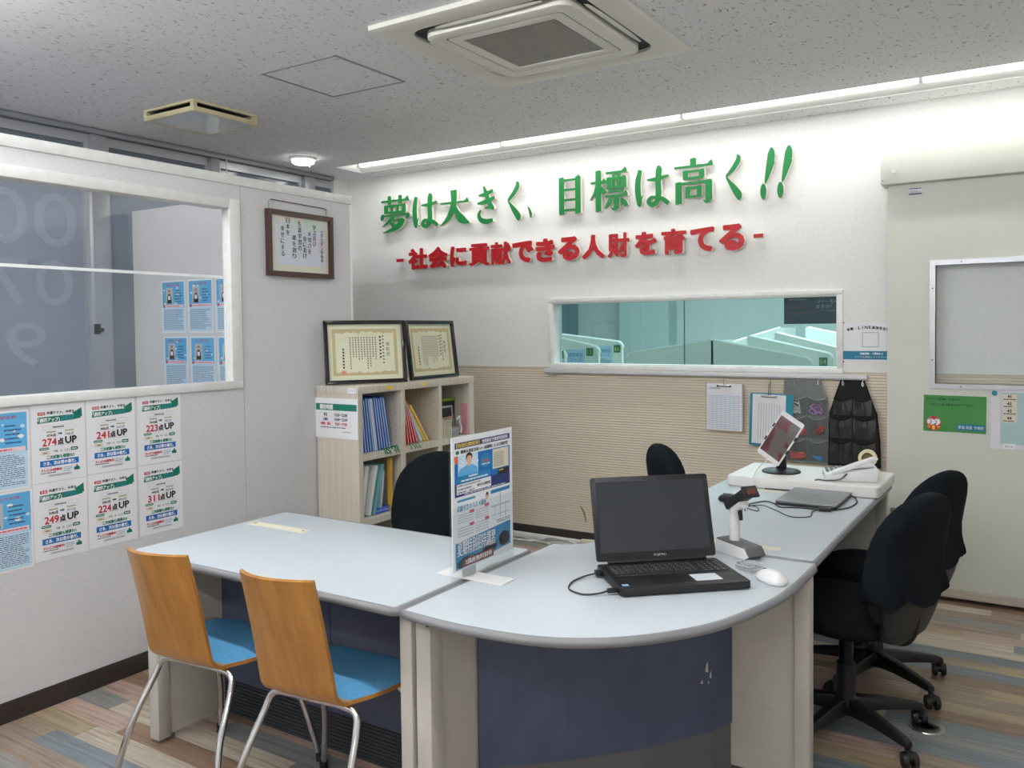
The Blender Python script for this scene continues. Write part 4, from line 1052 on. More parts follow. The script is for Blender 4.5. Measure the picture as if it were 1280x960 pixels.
ph_ = pg.build('peg_hole', mat('peg_hole', (70, 64, 56), .8), sh); ph_['kind'] = 'stuff'
def sticker(name, label, x, y, z, w, h, m, rz, txt=None):
    q = Sheet(name, w, h, label, 'sticker', (x, y, z), rz, m=m, thick=.0006)
    if txt: q.text('cyan', txt, 0, 0, w=w*.8, h=h*.5)
    q.done()
sticker('name_sticker', 'small white sticker with blue lettering on the bookshelf end', .262, -1.7762, 1.130, .055, .026, M_PAPER, 0, 'コミック')
sticker('yellow_sticker', 'yellow sticker on the shelf front above the blue booklets', .3032, -1.535, 1.131, .045, .018, ink('yellow'), R(90))
sticker('yellow_sticker', 'yellow sticker on the shelf front above the red booklets', .3032, -1.245, 1.133, .040, .016, ink('yellow'), R(90))
hp = Sheet('hours_sheet', .296, .206, 'white opening hours sheet with green band on the bookshelf end', 'notice', (.150, -1.7745, .985), 0)
hp.rect('green', -.143, .142, .040, .074); hp.text('white', '開校時間', -.068, .057, w=.090, h=.026, bold=.0010)
hp.outline('lgrey', -.118, .100, -.040, .028, .0012); hp.rect('lgrey', -.034, -.0328, -.040, .028, 1.2, 'printed_rule'); hp.rect('lgrey', -.118, .1, .0055, .0065, 1.2, 'printed_rule'); hp.rect('lgrey', -.118, .1, -.0185, -.0175, 1.2, 'printed_rule')
hp.text('black', '平日', -.076, .017, w=.024, h=.014, bold=.0008); hp.text('navy', '土曜日', -.076, -.006, w=.034, h=.014, bold=.0008); hp.text('red', '日曜日・祝日', -.076, -.029, w=.068, h=.014, bold=.0008)
hp.text('black', '13:30～22:00', .033, .017, w=.090, h=.014, bold=.0008); hp.text('navy', '10:00～22:00', .033, -.006, w=.090, h=.014, bold=.0008); hp.text('red', '9:00～19:00', .033, -.029, w=.084, h=.014, bold=.0008)
hp.dashes('black', -.112, .105, -.052, -.045, 1, 2, .6, seed=3); hp.dashes('grey', .04, .105, -.072, -.066, 1, 2, .6, seed=4); hp.done()

def booklet(label, y, z, lean, th, hgt, dep, m, mpage, grp, xin=.262, spine_stripe=None):
    """thin book standing on a shelf, spine towards +x, leaning towards -y by 'lean' degrees"""
    b = thing('booklet', label, 'booklet', (xin, y, z), 0, grp)
    M = Matrix.Rotation(R(lean), 4, 'X')
    MB().box(-dep, 0, 0, th, 0, hgt).xf(M).build('cover', m, b, bevel=.0012)
    MB().box(-dep+.004, .0008, th*.30, th*.55, .004, hgt-.004).xf(M).build('spine_line', mpage, b)
    return b
BL = [mat('booklet_blue_%d' % i, c_, .4) for i, c_ in enumerate(((24, 92, 176), (36, 110, 196), (20, 78, 156)))]
M_PG = mat('booklet_white', (214, 222, 232), .6)
# leaning blue booklets against the left upright
y = -1.722; z0 = .8025
for k in range(11):
    lean = 5.5+k*.5
    if k == 5:
        booklet('white file leaning among the blue booklets on the shelf', y+.016, z0, lean, .028, .276, .20, mat('file_white', (196, 204, 214), .5), M_PG, 'files and booklets in the first cubby'); y += .029; continue
    booklet('thin blue booklet leaning in a row on the upper shelf', y+.016+.0012*k, z0, lean, .0165, .284-.004*(k % 3), .20, BL[k % 3], M_PG, 'blue booklets in the first cubby'); y += .0186
RD = [mat('booklet_red_%d' % i, c_, .4) for i, c_ in enumerate(((206, 28, 40), (224, 44, 52)))]
y = -1.402
for k in range(6):
    lean = [.5, 4, 8, 12, 16, 20][k]
    booklet('thin red booklet leaning in a fan on the upper shelf', y+.010+k*.009, z0, lean, .015, [.300, .285, .272, .262, .252, .244][k], .18, RD[k % 2], M_PG, 'red booklets in the second cubby'); y += .0165
booklet('white file leaning between the red and yellow booklets', y+.075, z0+.001, 30, .022, .19, .18, mat('file_white', (196, 204, 214), .5), M_PG, 'files in the second cubby'); 
for k in range(2): booklet('yellow booklet leaning lowest beside the red ones', y+.112+k*.026, z0, 36, .014, .262, .18, mat('booklet_yellow', (236, 196, 20), .4), M_PG, 'yellow booklets in the second cubby')
def ribbon(label, y, z, seed, n=7, m=None, dy=.05):
    q = random.Random(seed); r_ = thing('bookmark_ribbon', label, 'ribbon', (.27, y, z), 0, 'green bookmark ribbons')
    for k in range(n):
        a = (k-n/2)*dy/n; pts = [(0, a, .004)]
        for i in range(4): pts.append((.012+.010*i, a+q.uniform(-.012, .012), .010-.004*i+q.uniform(-.003, .004) if i < 2 else -.003-.008*(i-1)))
        MB().tube(smoothpath(pts, 4), .0022, 5).build('strand', m or mat('ribbon_green', (8, 120, 74), .6), r_)
ribbon('green ribbon strands spilling below the blue booklets', -1.545, .8035, 1, 6, dy=.06)
ribbon('green ribbon strands spilling below the last blue booklet', -1.475, .8035, 2, 5, dy=.05)
ribbon('green and dark ribbon strands below the red booklets', -1.315, .8035, 3, 4, dy=.09)
# third cubby: tray, photo stand, green case, basket
tr = thing('photo_stand', 'small black screen with silver frame in the third cubby', 'screen', (.232, -.962, z0), R(90))
MB().box(-.105, .10, 0, .012, 0, .175).xf(rot('X', -8)).build('panel', mat('photo_black', (24, 26, 30), .3), tr, bevel=.002)
m_ = MB(); frame_bars(m_, .205, .18, .012, -.004, .002); m_.xf(Matrix.Translation((0, 0, .09))).xf(rot('X', -8)).build('rim', M_ALU, tr)
gs = thing('green_folder', 'dark folder with green top strip and yellow characters in the third cubby', 'folder', (.196, -.932, z0), R(90))
MB().box(-.115, .118, .0, .02, 0, .205).build('cover', mat('folder_dark', (26, 44, 34), .5), gs); MB().box(-.12, .122, -.006, .026, .205, .220).build('strip', mat('folder_lime', (122, 160, 40), .5), gs)
m_ = MB()
for i, chh in enumerate('合格祈'): put_text(m_, chh, .088, .165-i*.045, h=.024, y=-.002)
m_.build('lettering', mat('folder_yellow', (214, 200, 70), .5), gs)
pk = tag(box('pink_board', mat('pink_board', (222, 150, 160), .6), .252, .288, -.822, -.810, z0, z0+.185), 'narrow pink board standing at the end of the third cubby', 'board')
bk = thing('wire_basket', 'white woven basket with brown handle in the third cubby', 'basket', (.246, -1.030, z0), R(90))
for z in [.004+.0135*k for k in range(9)]:
    MB().tube([(-.040, -.05, z), (.045, -.05, z), (.045, .045, z), (-.040, .045, z)], .0035, 5, True).build('band', M_OFFW, bk)
for x in [-.040+.0170*k for k in range(6)]: MB().tube([(x, -.05, 0), (x, -.052, .118)], .003, 5).build('stave', M_OFFW, bk)
MB().tube([(-.036, -.055, .118), (.045, -.055, .124)], .006, 8).build('handle', mat('handle_brown', (150, 104, 70), .5), bk)
MB().box(-.036, .04, -.044, .04, .004, .075).build('contents', mat('basket_tan', (196, 172, 110), .8), bk)
dv = thing('grey_device', 'grey plastic device with a curled white cable in the third cubby', 'device', (.262, -.925, z0), R(90))
MB().box(-.035, .045, -.02, .04, 0, .055).build('body', mat('device_grey', (150, 154, 156), .5), dv, bevel=.008)
MB().tube(smoothpath([(.0, -.03, .10), (.02, -.035, .12), (.03, -.03, .085), (.045, -.032, .05), (.04, -.03, .02)], 6), .005, 6).build('cable', M_WHITEP, dv)
# lower cubby of the first column
z1_ = .4665
for k, (y, lean, th, hg, c_, lab) in enumerate(((-1.700, -10, .030, .265, (220, 222, 218), 'white file leaning in the lower cubby beside the upright'), (-1.640, -14, .022, .262, (228, 230, 226), 'white file leaning against the teal file in the lower cubby'),
        (-1.600, -16, .020, .265, (110, 176, 178), 'teal file leaning in the lower cubby'), (-1.545, -8, .010, .22, (196, 204, 212), 'pale grey folder leaning in the lower cubby'))):
    b = thing('file', lab, 'file', (.262, y-.03, z1_+.0065), 0, 'files in the lower cubby')
    MB().box(-.22, 0, 0, th, 0, hg).xf(Matrix.Rotation(R(lean), 4, 'X')).build('cover', mat('file_%d' % k, c_, .5), b, bevel=.002)
tag(box('yellow_file', mat('file_yellow', (212, 170, 60), .5), .250, .272, -1.500, -1.486, z1_, z1_+.285), 'slim yellow file standing upright in the lower cubby', 'file')
bb_ = thing('blue_packet', 'blue and white packets lying flat in the lower cubby', 'packet', (.23, -1.56, z1_))
for k in range(3): MB().box(-.12, .035, -.05+.006*k, .05+.012*k, .001+k*.010, .010+k*.010).build('packet', mat('packet_%d' % k, ((60, 90, 190), (120, 150, 220), (70, 110, 200))[k], .4), bb_, bevel=.003)

# ================================================================== DESK THINGS
DZ = .7005
# acrylic sign stand with a two-part poster
sg = thing('acrylic_sign', 'white printed lecture sign in an acrylic holder standing on the desk joint', 'sign', (1.792, -2.835, DZ), R(90))
SW, SH = .332, .425
MB().box(-SW/2, SW/2, .0, .003, .004, SH).build('acrylic_sheet', M_SHEET, sg)
ins = MB().box(-SW/2+.006, SW/2-.004, -.0032, -.0004, .030, SH-.004).build('insert', M_PAPER, sg)
MB().box(-SW/2, SW/2, -.0072, -.0044, .004, .215).build('front_pocket', M_SHEET, sg)
def pr(col, role, f):
    mb = MB(); f(mb)
    K = ((-1, -1), (.030, .028), (.036, .034), (.084, .128), (.166, .238), (.178, .246), (.402, .404), (2, 2))
    def rz_(z):
        for (a, b), (c_, d) in zip(K[:-1], K[1:]):
            if a <= z <= c_: return b+(z-a)*(d-b)/(c_-a)
    mb.v = [(x, y, rz_(z)) for x, y, z in mb.v]
    o = mb.build(role, ink(col), ins)
    if len(mb.f) > 1: o['kind'] = 'stuff'
def Q(mb, x0, x1, z0, z1, l=1): mb.add([(x0, -.0032-.00025*l, z0), (x1, -.0032-.00025*l, z0), (x1, -.0032-.00025*l, z1), (x0, -.0032-.00025*l, z1)], [(0, 1, 2, 3)])
def T(mb, t, x, z, w=None, h=None, l=2, al='C'):
    for k, d in enumerate((0, .0006, -.0006)): put_text(mb, t, x+d, z, w, h, -.0032-.00025*l-.00003*k, al)
def E_(mb, x, z, a, b, l=1, n=20): mb.add([(x+a*math.cos(2*math.pi*k/n), -.0032-.00025*l, z+b*math.sin(2*math.pi*k/n)) for k in range(n)], [tuple(range(n))])
def DSH(mb, x0, x1, z0, z1, rows, l=2, fill=.5, seed=1):
    q = random.Random(seed); dz = (z1-z0)/rows
    for i in range(rows):
        z = z1-dz*(i+.5); x = x0
        while x < x1-.001:
            e = min(x1, x+(x1-x0)*(.04+.12*q.random())); Q(mb, x, e, z-dz*fill/2, z+dz*fill/2, l); x = e+(x1-x0)*.02
pr('navy', 'title_band', lambda m: Q(m, -.145, .148, .378, .402))
pr('yellow', 'title_lettering', lambda m: T(m, '【特別公開授業】', -.078, .390, w=.118, h=.017))
pr('white', 'title_lettering', lambda m: T(m, '東進衛星予備校特別招待', .066, .390, w=.142, h=.016))
pr('black', 'heading_lettering', lambda m: T(m, '難関大現役合格へ!一流講師による公開授業', .010, .362, w=.252, h=.015))
pr('green', 'leaf_mark', lambda m: E_(m, -.132, .362, .009, .008))
pr('blue', 'picture_panel', lambda m: Q(m, -.147, .147, .232, .348))
pr('skyl', 'portrait_panel', lambda m: Q(m, -.130, -.028, .262, .348, 1.6))
def rays(m):
    for k in range(9):
        a = R(20+17*k); m.add([(-.075, -.0038, .290), (-.075+.075*math.cos(a)*.7, -.0038, .290+.058*math.sin(a)), (-.075+.075*math.cos(a+.12)*.7, -.0038, .290+.058*math.sin(a+.12))], [(0, 1, 2)])
pr('white', 'sun_rays', rays)
pr('sky', 'shirt', lambda m: m.add([(a, -.0041, b) for a, b in ((-.130, .262), (-.124, .290), (-.096, .300), (-.082, .306), (-.066, .306), (-.052, .299), (-.034, .287), (-.030, .262))], [tuple(range(8))]))
pr('hair', 'portrait_hair', lambda m: E_(m, -.0745, .336, .0165, .0185, 3.6))
pr('skin', 'portrait_face', lambda m: (E_(m, -.0745, .3255, .0135, .0175, 4.2), Q(m, -.082, -.067, .300, .314, 4.1)))
pr('orange', 'corner_mark', lambda m: Q(m, -.147, -.131, .318, .346, 1.7))
pr('cyan', 'round_badge', lambda m: E_(m, .012, .306, .030, .032, 1.8))
pr('softred', 'badge_lettering', lambda m: T(m, '夏の公開授業', .012, .305, w=.046, h=.009, l=3))
pr('white', 'badge_lettering', lambda m: T(m, '大阪大会場', .012, .291, w=.044, h=.008, l=3))
pr('beige', 'profile_panel', lambda m: Q(m, .050, .140, .258, .344, 1.7))
pr('grey', 'profile_small_print', lambda m: DSH(m, .056, .112, .264, .330, 9, 2.6, .4, 3))
pr('cyan', 'name_band', lambda m: Q(m, -.140, .036, .232, .262, 1.7))
pr('white', 'name_lettering', lambda m: (DSH(m, -.078, -.030, .250, .259, 1, 2.8, .8, 5), DSH(m, -.115, .025, .237, .245, 1, 2.8, .8, 6)))
pr('black', 'notice_box', lambda m: Q(m, .078, .142, .226, .254, 2.0))
pr('yellow', 'notice_lettering', lambda m: DSH(m, .084, .110, .243, .250, 1, 3, .8, 2))
pr('navy', 'schedule_surround', lambda m: Q(m, -.147, .147, .178, .232, 1.0))
pr('white', 'schedule_panel', lambda m: Q(m, -.138, .040, .188, .230, 1.8))
pr('black', 'schedule_lettering', lambda m: (T(m, '日時:7月9日(水)19:00', -.075, .222, w=.115, h=.008, l=3), T(m, '会場:各校舎', -.098, .208, w=.07, h=.008, l=3), T(m, '対象:高1・高2生', -.090, .195, w=.085, h=.008, l=3), T(m, '現代文公開授業', .000, .207, w=.070, h=.012, l=3)))
pr('white', 'schedule_small_print', lambda m: DSH(m, -.10, .12, .181, .186, 1, 3, .6, 9))
pr('midteal', 'lower_heading', lambda m: (Q(m, -.135, -.045, .160, .165), T(m, '武藤先生オススメ講座', -.062, .146, w=.150, h=.013)))
pr('lgrey', 'lower_small_print', lambda m: (DSH(m, -.135, -.055, .112, .134, 4, 2, .4, 1), DSH(m, -.045, .025, .112, .134, 4, 2, .4, 2), DSH(m, -.135, -.055, .082, .106, 4, 2, .4, 3), DSH(m, -.045, .025, .082, .106, 4, 2, .4, 4)))
pr('softred', 'lower_tag', lambda m: (Q(m, -.075, -.052, .130, .137, 2.6), Q(m, .005, .027, .134, .141, 2.6), Q(m, -.075, -.052, .102, .109, 2.6), Q(m, .005, .027, .104, .111, 2.6)))
pr('hair', 'small_portrait', lambda m: E_(m, .018, .158, .007, .008, 2.4)); pr('skin', 'small_face', lambda m: E_(m, .018, .154, .0055, .006, 2.9))
pr('cyan', 'map_heading', lambda m: Q(m, .038, .146, .158, .166))
pr('lgrey', 'map_roads', lambda m: (Q(m, .040, .146, .126, .130), Q(m, .088, .093, .098, .156), Q(m, .118, .122, .098, .128), Q(m, .040, .146, .106, .108), Q(m, .060, .063, .106, .13)))
pr('grey', 'map_small_print', lambda m: DSH(m, .07, .145, .086, .095, 2, 2, .5, 8))
pr('cyan', 'sky_panel', lambda m: m.add([(-.147, -.0036, .036), (.147, -.0036, .046), (.147, -.0036, .084), (-.147, -.0036, .076)], [(0, 1, 2, 3)]))
pr('skyl', 'sky_clouds', lambda m: (E_(m, -.09, .042, .05, .010, 1.6), E_(m, .03, .052, .04, .009, 1.6), E_(m, .11, .058, .03, .012, 1.6)))
pr('navy', 'campaign_shadow', lambda m: T(m, '夏期特別招待講習', -.038, .0655, w=.196, h=.0235, l=2.2))
pr('white', 'campaign_lettering', lambda m: T(m, '夏期特別招待講習', -.0395, .0668, w=.196, h=.0235, l=2.9))
pr('brown', 'campaign_band', lambda m: Q(m, -.110, .050, .037, .050, 2.4))
pr('white', 'campaign_note', lambda m: T(m, '2講座無料招待', -.03, .0435, w=.14, h=.008, l=3.2))
# feet of the holder
for x0, x1, y0, y1 in ((-.105, -.035, -.135, .100), (.03, .10, -.012, .012)):
    MB().box(x0, x1, y0, y1, 0, .004).build('stand_foot', M_WHITEP if x0 < 0 else M_SHEET, sg)
MB().box(-.105, -.035, .0035, .0065, .004, .070).build('foot_tab', M_WHITEP, sg)

# open laptop
lp_ = thing('open_laptop', 'black open laptop with dark screen on the rounded corner desk', 'laptop', (2.321, -2.646, DZ), R(42.3))
M_LAP = mat('laptop_black', (26, 27, 30), .45); M_LAPD = mat('laptop_deck', (34, 35, 38), .5)
LW, LD, LH = .378, .250, .024
MB().prism(rrect(-LW/2, LW/2, -LD/2, LD/2, .010, 3), .003, LH).build('base', M_LAP, lp_, bevel=.003)
for x in (-.16, .16):
    for y in (-.1, .1): MB().lathe([(.008, 0), (.008, .004)], 10, (x, y, 0)).build('foot', M_BLACKP, lp_)
MB().box(-.172, .172, -.012, .098, LH, LH+.0008).build('keyboard_well', mat('key_well', (14, 14, 16), .6), lp_)
M_KEY = mat('key_black', (30, 31, 34), .45); M_LEG = mat('key_legend', (190, 192, 196), .6)
keyme = {}
kz = LH+.0008
def key(x, y, w, d):
    k_ = (round(w, 4), round(d, 4))
    if k_ not in keyme:
        o = MB().add([(-w/2, -d/2, 0), (w/2, -d/2, 0), (w/2, d/2, 0), (-w/2, d/2, 0), (-w/2+.0015, -d/2+.0015, .0022), (w/2-.0015, -d/2+.0015, .0022), (w/2-.0015, d/2-.0012, .0022), (-w/2+.0015, d/2-.0012, .0022)],
                      [(0, 3, 2, 1), (4, 5, 6, 7), (0, 1, 5, 4), (1, 2, 6, 5), (2, 3, 7, 6), (3, 0, 4, 7)]).build('key', M_KEY, lp_); keyme[k_] = o.data
    else: o = bpy.data.objects.new('key', keyme[k_]); COL.objects.link(o); o.parent = lp_
    o.location = (x, y, kz)
leg = MB()
q = random.Random(9)
for r_ in range(6):
    y = .088-.0185*r_; d = .0165 if r_ else .011
    n = 14; x0 = -.168; wk = .0178
    if r_ < 5:
        for k in range(n):
            x = x0+.0085+k*.0183; key(x, y, wk-.0012, d)
            if r_: leg.add([(x-.0045, y+.001, kz+.0024), (x-.0015, y+.001, kz+.0024), (x-.0015, y+.0045, kz+.0024), (x-.0045, y+.0045, kz+.0024)], [(0, 1, 2, 3)]); leg.add([(x+.001, y-.0045, kz+.0024), (x+.0035, y-.0045, kz+.0024), (x+.0035, y-.002, kz+.0024), (x+.001, y-.002, kz+.0024)], [(0, 1, 2, 3)])
    else:
        x = x0
        for w in (.022, .018, .018, .022, .070, .022, .018, .018, .018, .016): key(x+w/2, y, w-.0015, d); x += w+.0008
    for k in range(4):
        x = .106+k*.0183
        key(x, y, wk-.0012, d)
        if r_: leg.add([(x-.003, y, kz+.0024), (x, y, kz+.0024), (x, y+.004, kz+.0024), (x-.003, y+.004, kz+.0024)], [(0, 1, 2, 3)])
lg = leg.build('key_legends', M_LEG, lp_); lg['kind'] = 'stuff'
MB().box(-.082, .022, -.108, -.034, LH, LH+.0006).build('touchpad', mat('touchpad', (20, 21, 23), .4), lp_)
for x in (-.080, -.028): MB().box(x, x+.049, -.113, -.104, LH, LH+.0014).build('touchpad_button', mat('pad_button', (44, 46, 50), .4), lp_)
MB().box(-.176, -.158, -.10, -.084, LH, LH+.0006).build('maker_badge', mat('badge_blue', (150, 190, 226), .4), lp_)
st_ = MB().box(.040, .118, -.094, -.034, LH+.0004, LH+.001).build('asset_label', mat('label_silver', (224, 226, 228), .4), lp_)
m_ = MB()
for k in range(4): m_.add([(.046, -.046-.011*k, LH+.0012), (.095-.008*(k % 2), -.046-.011*k, LH+.0012), (.095-.008*(k % 2), -.043-.011*k, LH+.0012), (.046, -.043-.011*k, LH+.0012)], [(0, 1, 2, 3)])
o = m_.build('label_print', ink('skyl'), st_); o['kind'] = 'stuff'
M_LID = Matrix.Translation((0, LD/2-.008, LH+.002)) @ Matrix.Rotation(R(-17), 4, 'X')
MB().prism(rrect(-LW/2, LW/2, .006, .258, .008, 3), -.001, .009, 'y').xf(M_LID).build('lid', M_LAP, lp_, bevel=.002)
scn = MB().box(-LW/2+.015, LW/2-.015, -.0018, -.001, .030, .243).xf(M_LID).build('screen', mat('dark_screen', (30, 36, 44), .22, spec=.6), lp_)
m_ = MB(); put_text(m_, 'FUJITSU', .010, .0175, w=.038, h=.0080, y=-.0018); o = m_.xf(M_LID).build('logo', mat('logo_silver', (216, 220, 224), .35), lp_); o['kind'] = 'stuff'
for x in (-.180, -.020, .030, .180): MB().box(x-.004, x+.004, -.0022, -.001, .246, .254).xf(M_LID).build('bezel_bumper', M_BLACKP, lp_)
MB().tube([(-.155, LD/2-.006, LH+.004), (.155, LD/2-.006, LH+.004)], .0065, 10).build('hinge_bar', M_LAP, lp_, smooth=True)
MB().box(-LW/2-.018, -LW/2, .060, .088, .006, .020).build('side_plug', M_BLACKP, lp_, bevel=.002)
MB().box(-LW/2-.030, -LW/2+.001, -.098, -.084, .006, .018).build('power_plug', M_BLACKP, lp_, bevel=.003)
cb = MB().tube(smoothpath([(-.215, -.091, .012), (-.245, -.092, .006), (-.285, -.080, .003), (-.310, -.030, .003), (-.290, .030, .003), (-.245, .072, .005), (-.207, .074, .012)], 8), .0026, 6).build('power_cable', mat('cable_dark', (40, 40, 44), .5), lp_)

# white mouse with curled cable
def mouse(label, loc, rz, m, name, grey):
    r_ = thing(name, label, 'mouse', loc, rz)
    rings = [(0, 0, .000, .027, .050, .75), (0, 0, .006, .031, .055, .72), (0, -.001, .016, .030, .053, .74), (0, -.004, .026, .024, .043, .8), (0, -.006, .033, .013, .026, .9), (0, -.007, .035, .004, .008, 1)]
    MB().loft(rings, 26).build('body', m, r_, smooth=60)
    MB().lathe([(.006, -.003), (.006, .003)], 12, (0, .030, .0265), 'x').build('wheel', grey, r_)
    MB().tube([(0, .050, .019), (0, .030, .0265), (0, .012, .0325)], .0006, 5).build('button_seam', grey, r_)
    return r_
mw = mouse('white mouse with a coiled grey cable beside the open laptop', (2.572, -2.512, DZ), R(52), M_WHITEP, 'white_mouse', mat('mouse_seam', (120, 122, 126), .5))
pts = []
for k in range(60):
    t = k/59; a = t*4.6*2*math.pi; pts.append((.018+.030*math.cos(a)+.012*math.sin(a*.37), .135+.038*math.sin(a)+.01*math.cos(a*.53), .004+.010*t+.004*math.sin(a*.7)))
MB().tube([(0, .052, .012)]+[tuple(p) for p in smoothpath([(0, .056, .008), (-.012, .085, .004), pts[0]], 4)]+pts, .0019, 6).build('cable', mat('cable_grey', (176, 178, 182), .5), mw)
mouse('black mouse on the desk near the closed laptop', (2.115, -1.487, DZ), R(60), M_BLACKP, 'black_mouse', mat('mouse_grey', (70, 72, 76), .5))

# barcode scanner in its cradle
bs = thing('barcode_scanner', 'white and black barcode scanner standing in a cradle beside the laptop', 'scanner', (2.395, -2.262, DZ), R(-32))
MB().prism([(-.060, 0), (.075, 0), (.098, .014), (.080, .040), (-.060, .046)], -.038, .030, 'y').build('cradle', mat('cradle_grey', (88, 90, 92), .5), bs, bevel=.004)
MB().prism([(-.062, .001), (.073, .001), (.094, .013), (.074, .036), (-.062, .040)], -.0400, -.0370, 'y').build('cradle_side', M_WHITEP, bs)
hd = smoothpath([(-.010, -.004, .040), (-.012, -.004, .09), (-.010, -.004, .135), (.006, -.004, .158), (.034, -.004, .172)], 5)
MB().tube(hd, [.017]*10+[.019]*(len(hd)-10), 14).build('handle', M_WHITEP, bs, smooth=60)
Mh = Matrix.Translation((.022, -.004, .176)) @ Matrix.Rotation(R(-34), 4, 'Y')
MB().box(-.058, .052, -.026, .026, -.006, .022).xf(Mh).build('head', M_BLACKP, bs, bevel=.006)
MB().box(.050, .058, -.030, .030, -.014, .026).xf(Mh).build('scan_bumper', mat('bumper', (30, 30, 32), .6), bs, bevel=.004)
MB().box(.0575, .0590, -.018, .018, -.004, .014).xf(Mh).build('scan_window', mat('scan_window', (96, 60, 50), .2), bs)
MB().prism([(.008, .146), (.020, .150), (.024, .112), (.018, .112)], -.010, .002, 'y').build('trigger', M_BLACKP, bs, bevel=.002)

# closed laptop, its adapter cables
cl = thing('closed_laptop', 'closed dark grey laptop on the desk before the white board', 'laptop', (2.412, -1.262, DZ), R(90))
M_GREYL = mat('laptop_grey', (134, 137, 140), .4, .1)
MB().prism(rrect(-.185, .185, -.120, .120, .010, 3), .002, .011).build('base', M_LAP, cl, bevel=.003)
MB().prism(rrect(-.185, .185, -.120, .120, .010, 3), .0115, .019).build('lid', M_GREYL, cl, bevel=.002)
M_LG = mat('logo_dark', (22, 24, 26), .3)
lo = MB(); n = 24; R0, R1 = .019, .016
for k in range(n):
    a, b = 2*math.pi*k/n, 2*math.pi*(k+1)/n
    lo.add([(R0*math.cos(a), R0*math.sin(a), .0192), (R0*math.cos(b), R0*math.sin(b), .0192), (R1*math.cos(b), R1*math.sin(b), .0192), (R1*math.cos(a), R1*math.sin(a), .0192)], [(0, 1, 2, 3)])
tv, tf, x0, x1, y0, y1 = glyphs('hp')
sc_ = .018/(x1-x0); lo.add([(-(a-x0)*sc_+.009, -(b-y0)*sc_+.010, .0193) for a, b in tv], tf)
o = lo.build('logo', M_LG, cl); o['kind'] = 'stuff'
MB().box(.135, .155, -.105, -.085, .0191, .0195).build('sticker', M_PAPER, cl)
def cable(label, pts, r, m, name='cable'):
    return tag(MB().tube(smoothpath(pts, 8), r, 6).build(name, m, None, smooth=60), label, 'cable')
M_CBL = mat('cable_black', (26, 26, 28), .5)
zc = DZ+.003
cable('black laptop cable looping on the desk from the scanner to the closed laptop', [(2.225, -1.63, zc), (2.20, -1.53, zc), (2.24, -1.42, zc), (2.285, -1.44, zc), (2.33, -1.50, zc), (2.40, -1.475, zc), (2.47, -1.478, zc), (2.52, -1.46, zc), (2.565, -1.38, zc), (2.575, -1.26, zc), (2.55, -1.16, zc), (2.535, -1.15, zc+.004)], .0026, M_CBL, 'power_cable')
cable('thin black cable tangled beside the closed laptop', [(2.20, -1.60, zc), (2.17, -1.53, zc), (2.25, -1.56, zc+.003), (2.27, -1.62, zc), (2.22, -1.60, zc+.006), (2.26, -1.53, zc+.006), (2.33, -1.57, zc), (2.41, -1.655, zc), (2.47, -1.62, zc), (2.46, -1.53, zc), (2.48, -1.49, zc+.004)], .0020, M_CBL, 'thin_cable')
tag(MB().prism(rrect(-.022, .022, -.012, .012, .005, 3), 0, .014).build('cable_connector', M_CBL, None, (2.495, -1.478, DZ), R(10), bevel=.002), 'small black cable connector on the desk edge of the closed laptop', 'connector')
cable('short black cable lying under the tablet stand board', [(2.165, -1.142, zc), (2.20, -1.150, zc+.003), (2.26, -1.145, zc+.003), (2.31, -1.137, zc)], .0026, M_CBL, 'short_cable')

# tablet on its stand
ts = thing('tablet_stand', 'white tablet held tilted on a black round-based stand', 'tablet', (2.180, -.925, .7485), R(0))
MB().lathe([(.088, 0), (.088, .005), (.080, .010), (.03, .016), (0, .016)], 36).build('stand_base', M_BLACKP, ts, smooth=True)
MB().box(-.022, .022, -.008, .018, .010, .19).build('stand_post', M_BLACKP, ts, bevel=.004)
MT = Matrix.Translation((.004, -.026, .160)) @ Matrix.Rotation(R(-14), 4, 'Z') @ Matrix.Rotation(R(-14), 4, 'X') @ Matrix.Rotation(R(28), 4, 'Y')
MB().prism(rrect(-.066, .066, -.116, .116, .010, 3), -.0035, .0035, 'y').xf(MT).build('tablet', M_WHITEP, ts, bevel=.002)
def make_screen():
    m = mat('tablet_screen', (88, 76, 74), .15)
    n = nd(m, 'ShaderNodeTexNoise', Scale=14, Detail=2); lk(m, coords(m, (1, 1, .6)), n.inputs['Vector'])
    lk(m, ramp(m, n.outputs['Fac'], [(.47, (92, 82, 78)), (.5, (98, 32, 40)), (.62, (74, 22, 30))]), bsdf(m).inputs['Base Color'])
    return m
MB().box(-.059, .059, -.0042, -.0035, -.094, .094).xf(MT).build('screen', make_screen(), ts)
MB().lathe([(.005, -.0042), (.005, -.0036)], 12, (0, 0, -.105), 'y').xf(MT).build('home_button', mat('home_button', (206, 206, 208), .4), ts)
MB().box(-.030, .030, .004, .022, -.04, .04).xf(MT).build('holder', M_BLACKP, ts, bevel=.003)
for z in (-.036, .036):
    for x in (-.069, .061): MB().box(x, x+.008, -.007, .012, z-.010, z+.010).xf(MT).build('clamp', mat('clamp_navy', (30, 36, 56), .5), ts, bevel=.002)
p0 = MT @ Vector((0, 0, -.116))
MB().tube([tuple(p) for p in smoothpath([tuple(p0), (p0.x-.006, p0.y-.004, p0.z-.012), (p0.x-.022, p0.y-.06, .030), (p0.x-.020, p0.y-.145, .006), (p0.x-.010, p0.y-.20, -.02), (p0.x+.0, p0.y-.205, -.044)], 8)], .0022, 6).build('charging_cable', M_WHITEP, ts, smooth=60)

